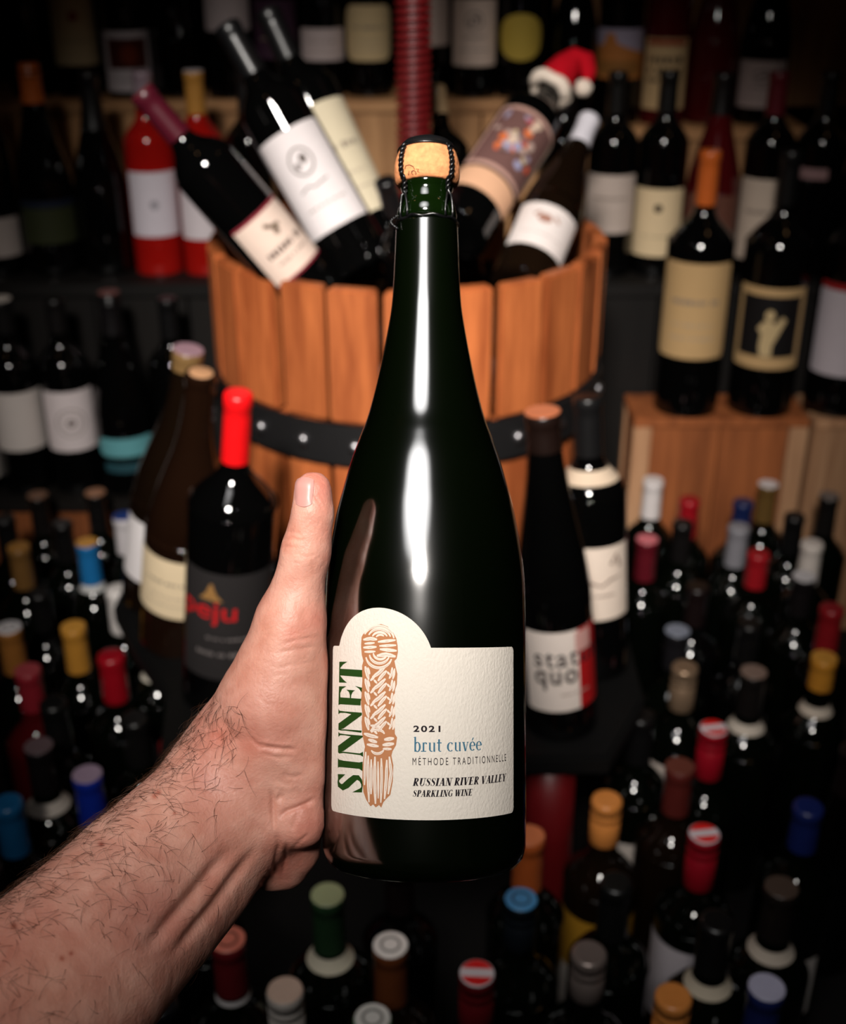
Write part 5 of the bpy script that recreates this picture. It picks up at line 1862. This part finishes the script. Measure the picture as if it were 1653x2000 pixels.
# fine diagonal skin lines over the ball of the thumb
rg = random.Random(3)
for k in range(46):
    x0, y0 = rg.uniform(470, 610), rg.uniform(1225, 1470)
    ln_ = rg.uniform(14, 34)
    an = math.radians(rg.uniform(-35, 5)) if y0 < 1330 else math.radians(rg.uniform(20, 60))
    disp += groove([(x0, y0), (x0 + ln_ * math.cos(an), y0 + ln_ * math.sin(an))], 2.2, -0.00013)
for k in range(30):
    x0, y0 = rg.uniform(560, 640), rg.uniform(1010, 1200)
    an = math.radians(rg.uniform(60, 120))
    disp += groove([(x0, y0), (x0 + 22 * math.cos(an), y0 + 22 * math.sin(an))], 2.0, -0.00008)
co = co + no * disp[:, None]
bs = bottle_sdf(co)
pen = bs < 0.0003
grad_dir = co - HBn - ((co - HBn) @ HAn)[:, None] * HAn
grad_dir /= np.linalg.norm(grad_dir, axis=1)[:, None] + 1e-9
co[pen] += grad_dir[pen] * (0.0003 - bs[pen])[:, None]

base_w = loc(float(cp(150, 1880, 0.48)[0]), float(cp(150, 1880, 0.48)[1]), 0.48)
R3 = np.array((tuple(RIGHT), tuple(UP), tuple(FWD)))
wco = np.array(CAM) + co @ R3 - np.array(base_w)
pm = bpy.data.meshes.new('person')
pm.vertices.add(nv)
pm.vertices.foreach_set('co', wco.astype(np.float32).ravel())
# (right, up, forward) is a left-handed frame, so the winding is mirrored back
polys = np.ascontiguousarray(polys[:, ::-1])
pm.loops.add(polys.size)
pm.loops.foreach_set('vertex_index', polys.ravel())
pm.polygons.add(len(polys))
pm.polygons.foreach_set('loop_start', np.arange(0, polys.size, 4, dtype=np.int32))
pm.polygons.foreach_set('loop_total', np.full(len(polys), 4, np.int32))
pm.polygons.foreach_set('use_smooth', np.ones(len(polys), bool))
pm.update()
pm.validate()


# colour marks that belong to the skin: pink thumb tip and joints, pale ball of the thumb, moles
tint = np.ones((nv, 3))


def blot(px, py, rad_, colr):
    global tint
    w_ = np.exp(-(((pxy[:, 0] - px) ** 2 + (pxy[:, 1] - py) ** 2) / rad_ ** 2))[:, None] * front[:, None]
    tint = tint * (1 - w_) + tint * w_ * np.array(colr)


for b_ in ((632, 955, 34, (1.0, 0.80, 0.80)), (605, 930, 22, (1.0, 0.82, 0.80)), (640, 1040, 22, (1.0, 0.86, 0.84)), (575, 1058, 26, (0.98, 0.84, 0.80)), (618, 1215, 34, (0.98, 0.80, 0.78)),
           (572, 1240, 20, (1.0, 0.84, 0.82)), (520, 1230, 40, (0.98, 0.90, 0.86)), (480, 1300, 40, (0.96, 0.86, 0.82)), (430, 1440, 26, (0.96, 0.76, 0.72)), (490, 1460, 26, (0.95, 0.78, 0.74)),
           (600, 1640, 55, (0.92, 0.74, 0.72)), (545, 1690, 40, (0.90, 0.72, 0.70)), (580, 1420, 60, (1.02, 0.98, 0.98)), (300, 1800, 90, (0.90, 0.84, 0.86)), (60, 1900, 120, (0.92, 0.84, 0.80))):
    blot(*b_)
for b_ in ((198, 1649, 5.5, (0.50, 0.26, 0.24)), (302, 1555, 6.5, (0.74, 0.44, 0.38)), (341, 1588, 3.5, (0.7, 0.45, 0.4)), (27, 1808, 6, (0.6, 0.4, 0.36)), (139, 1862, 4.5, (0.6, 0.36, 0.32)), (121, 1872, 5.5, (0.66, 0.42, 0.36)), (310, 1548, 5, (0.8, 0.5, 0.45))):
    blot(*b_)
at_ = pm.color_attributes.new('skin_tint', 'FLOAT_COLOR', 'POINT')
at_.data.foreach_set('color', np.concatenate((tint, np.ones((nv, 1))), 1).astype(np.float32).ravel())


def skin_material():
    m = bpy.data.materials.new('skin')
    m.use_nodes = True
    nt = m.node_tree
    N, Lk = nt.nodes.new, nt.links.new
    p = nt.nodes['Principled BSDF']
    tc = N('ShaderNodeTexCoord')

    def noise(scale, det=4, dist=0.0):
        n_ = N('ShaderNodeTexNoise')
        n_.inputs['Scale'].default_value = scale
        n_.inputs['Detail'].default_value = det
        n_.inputs['Distortion'].default_value = dist
        Lk(tc.outputs['Object'], n_.inputs['Vector'])
        return n_
    big, mid, fine = noise(28, 3, 0.5), noise(110, 4, 0.3), noise(700, 3)
    r1 = N('ShaderNodeValToRGB')
    r1.color_ramp.elements[0].position = 0.30
    r1.color_ramp.elements[0].color = srgb(206, 142, 124) + (1,)
    r1.color_ramp.elements[1].position = 0.70
    r1.color_ramp.elements[1].color = srgb(230, 176, 156) + (1,)
    Lk(big.outputs['Fac'], r1.inputs[0])
    r2 = N('ShaderNodeValToRGB')
    r2.color_ramp.elements[0].position = 0.35
    r2.color_ramp.elements[0].color = (0.86, 0.74, 0.70, 1)
    r2.color_ramp.elements[1].position = 0.62
    r2.color_ramp.elements[1].color = (1, 1, 1, 1)
    Lk(mid.outputs['Fac'], r2.inputs[0])
    mx = N('ShaderNodeMix')
    mx.data_type = 'RGBA'
    mx.blend_type = 'MULTIPLY'
    mx.inputs[0].default_value = 0.8
    Lk(r1.outputs[0], mx.inputs[6])
    Lk(r2.outputs[0], mx.inputs[7])
    r3 = N('ShaderNodeAttribute')
    r3.attribute_name = 'skin_tint'
    m2 = N('ShaderNodeMix')
    m2.data_type = 'RGBA'
    m2.blend_type = 'MULTIPLY'
    m2.inputs[0].default_value = 1.0
    Lk(mx.outputs[2], m2.inputs[6])
    Lk(r3.outputs[0], m2.inputs[7])
    Lk(m2.outputs[2], p.inputs['Base Color'])
    p.inputs['Roughness'].default_value = 0.48
    p.inputs['Specular IOR Level'].default_value = 0.45
    p.inputs['Subsurface Weight'].default_value = 0.12
    p.inputs['Subsurface Radius'].default_value = (1.0, 0.35, 0.2)
    p.inputs['Subsurface Scale'].default_value = 0.004
    # skin grain: cells and small wrinkles
    vc = N('ShaderNodeTexVoronoi')
    vc.feature = 'DISTANCE_TO_EDGE'
    vc.inputs['Scale'].default_value = 620
    Lk(tc.outputs['Object'], vc.inputs['Vector'])
    ad = N('ShaderNodeMath')
    ad.operation = 'MULTIPLY_ADD'
    ad.inputs[1].default_value = 0.5
    Lk(vc.outputs['Distance'], ad.inputs[0])
    Lk(fine.outputs['Fac'], ad.inputs[2])
    bp = N('ShaderNodeBump')
    bp.inputs['Strength'].default_value = 0.35
    bp.inputs['Distance'].default_value = 0.0006
    Lk(ad.outputs[0], bp.inputs['Height'])
    b2 = N('ShaderNodeBump')
    b2.inputs['Strength'].default_value = 0.30
    b2.inputs['Distance'].default_value = 0.002
    Lk(mid.outputs['Fac'], b2.inputs['Height'])
    Lk(bp.outputs[0], b2.inputs['Normal'])
    Lk(b2.outputs[0], p.inputs['Normal'])
    return m


PERSON = put('person', pm, skin_material(), location=base_w)
tag(PERSON, 'bare hairy forearm and hand reaching from lower left, thumb up, gripping the sparkling wine bottle', 'person')

# thumbnail: a curved plate lying on the thumb tip
def sdf_normal(P):
    g_ = np.stack([hand_sdf(P + np.eye(3)[i] * 5e-4) - hand_sdf(P - np.eye(3)[i] * 5e-4) for i in range(3)], -1)
    return g_ / (np.linalg.norm(g_, axis=-1, keepdims=True) + 1e-12)


NF, nail_px, nail_e = [], [], []
nu, nvn = 12, 16
for j in range(nvn + 1):
    v = j / nvn
    # root at the bottom, free edge at the top
    yl = 937 + (984 - 937) * v
    xl = 578.0 - 2.5 * math.sin(math.pi * v)
    xr = 616 - 7.0 * v - 3 * (1 - v) ** 3
    for i in range(nu + 1):
        u = i / nu
        nail_px.append((xl + (xr - xl) * u, yl + (-5 if v < 0.5 else 6) * (1 - (2 * u - 1) ** 2) * abs(2 * v - 1) ** 2))
        nail_e.append(min(1.0, 4 * min(u, 1 - u, v, 1 - v) + 0.15))
nr = np.array([((px - 826.5) / F, (1000 - py) / F, 1.0) for px, py in nail_px])
nd = np.full(len(nr), 0.49)
bd, bsd = nd.copy(), np.full(len(nr), 1e9)
for _ in range(50):
    s_ = hand_sdf(nr * nd[:, None])
    up_ = s_ < bsd
    bsd, bd = np.where(up_, s_, bsd), np.where(up_, nd, bd)
    nd = np.where((s_ > 2e-5) & (nd < 0.56), nd + np.maximum(s_ * 0.8, 1e-4), nd)
NP = nr * bd[:, None]
for _ in range(3):
    NP = NP - sdf_normal(NP) * hand_sdf(NP)[:, None]
NP = NP + sdf_normal(NP) * (0.00055 * np.array(nail_e))[:, None]
NV = [tuple(v) for v in np.array(CAM) + NP @ R3 - np.array(base_w)]
for j in range(nvn):
    for i in range(nu):
        a_ = j * (nu + 1) + i
        NF.append((a_, a_ + nu + 1, a_ + nu + 2, a_ + 1))
put('thumbnail', mesh('thumbnail', NV, NF), mat('nail', srgb(204, 146, 136), rough=0.38, spec=0.6, var=0.06, scale=200, sss=0.0), PERSON)

# arm hair: thin tapering curls scattered over the forearm
HV, HF = [], []
rg = random.Random(21)
cand = np.argwhere((no[:, 2] < 0.3) & (pxy[:, 0] > -20) & (pxy[:, 0] < 480) & (pxy[:, 1] > 1370) & (pxy[:, 1] < 2020)).ravel()
axis_dir = cp(150, 1880, 0.48) - cp(450, 1560, 0.548)
axis_dir = axis_dir / np.linalg.norm(axis_dir)
made = 0
for _ in range(6000):
    i = int(cand[rg.randrange(len(cand))])
    X, Y = pxy[i]
    # distance below the upper outline of the arm decides how hairy the place is
    up_line = 1757 + (1445 - 1757) * (X / 375.0)
    depth_ = (Y - up_line) * 0.77
    dens = math.exp(-max(depth_ - 20, 0) / 95.0)
    if X > 400:
        dens *= 0.75 if Y < 1600 else 0.2
    if rg.random() > dens:
        continue
    n_ = no[i]
    t_ = np.cross(n_, np.array((0, 0, 1.0)))
    base_dir = -axis_dir * rg.uniform(-1.0, 0.3) + t_ * rg.uniform(-0.9, 0.5) + np.array((rg.gauss(0, 0.4), rg.gauss(0, 0.4), rg.gauss(0, 0.3)))
    base_dir = base_dir - n_ * (base_dir @ n_)
    base_dir /= np.linalg.norm(base_dir) + 1e-9
    side = np.cross(n_, base_dir)
    ln_ = rg.uniform(0.005, 0.013)
    curl = rg.uniform(-1.4, 1.4)
    pts = []
    p_ = co[i].copy()
    for k in range(6):
        pts.append(tuple(np.array(CAM) + p_ @ R3 - np.array(base_w)))
        t = k / 5
        d_ = base_dir * math.cos(curl * t) + side * math.sin(curl * t) + n_ * (0.45 - 0.75 * t)
        d_ /= np.linalg.norm(d_)
        p_ = p_ + d_ * ln_ / 5
    V, Fc = tube_geo(pts, [0.000075, 0.00007, 0.00006, 0.00005, 0.00004, 0.00002], 3, cap=False)
    o = len(HV)
    HV += V
    HF += [tuple(q + o for q in f) for f in Fc]
    made += 1
    if made >= 950:
        break
ho = put('arm_hair', mesh('arm_hair', HV, HF), mat('brown_hair', srgb(70, 44, 28), rough=0.45, spec=0.4, var=0.3), PERSON)
tag(ho, kind='stuff')
print('DBG hand verts', nv, 'hair', made)
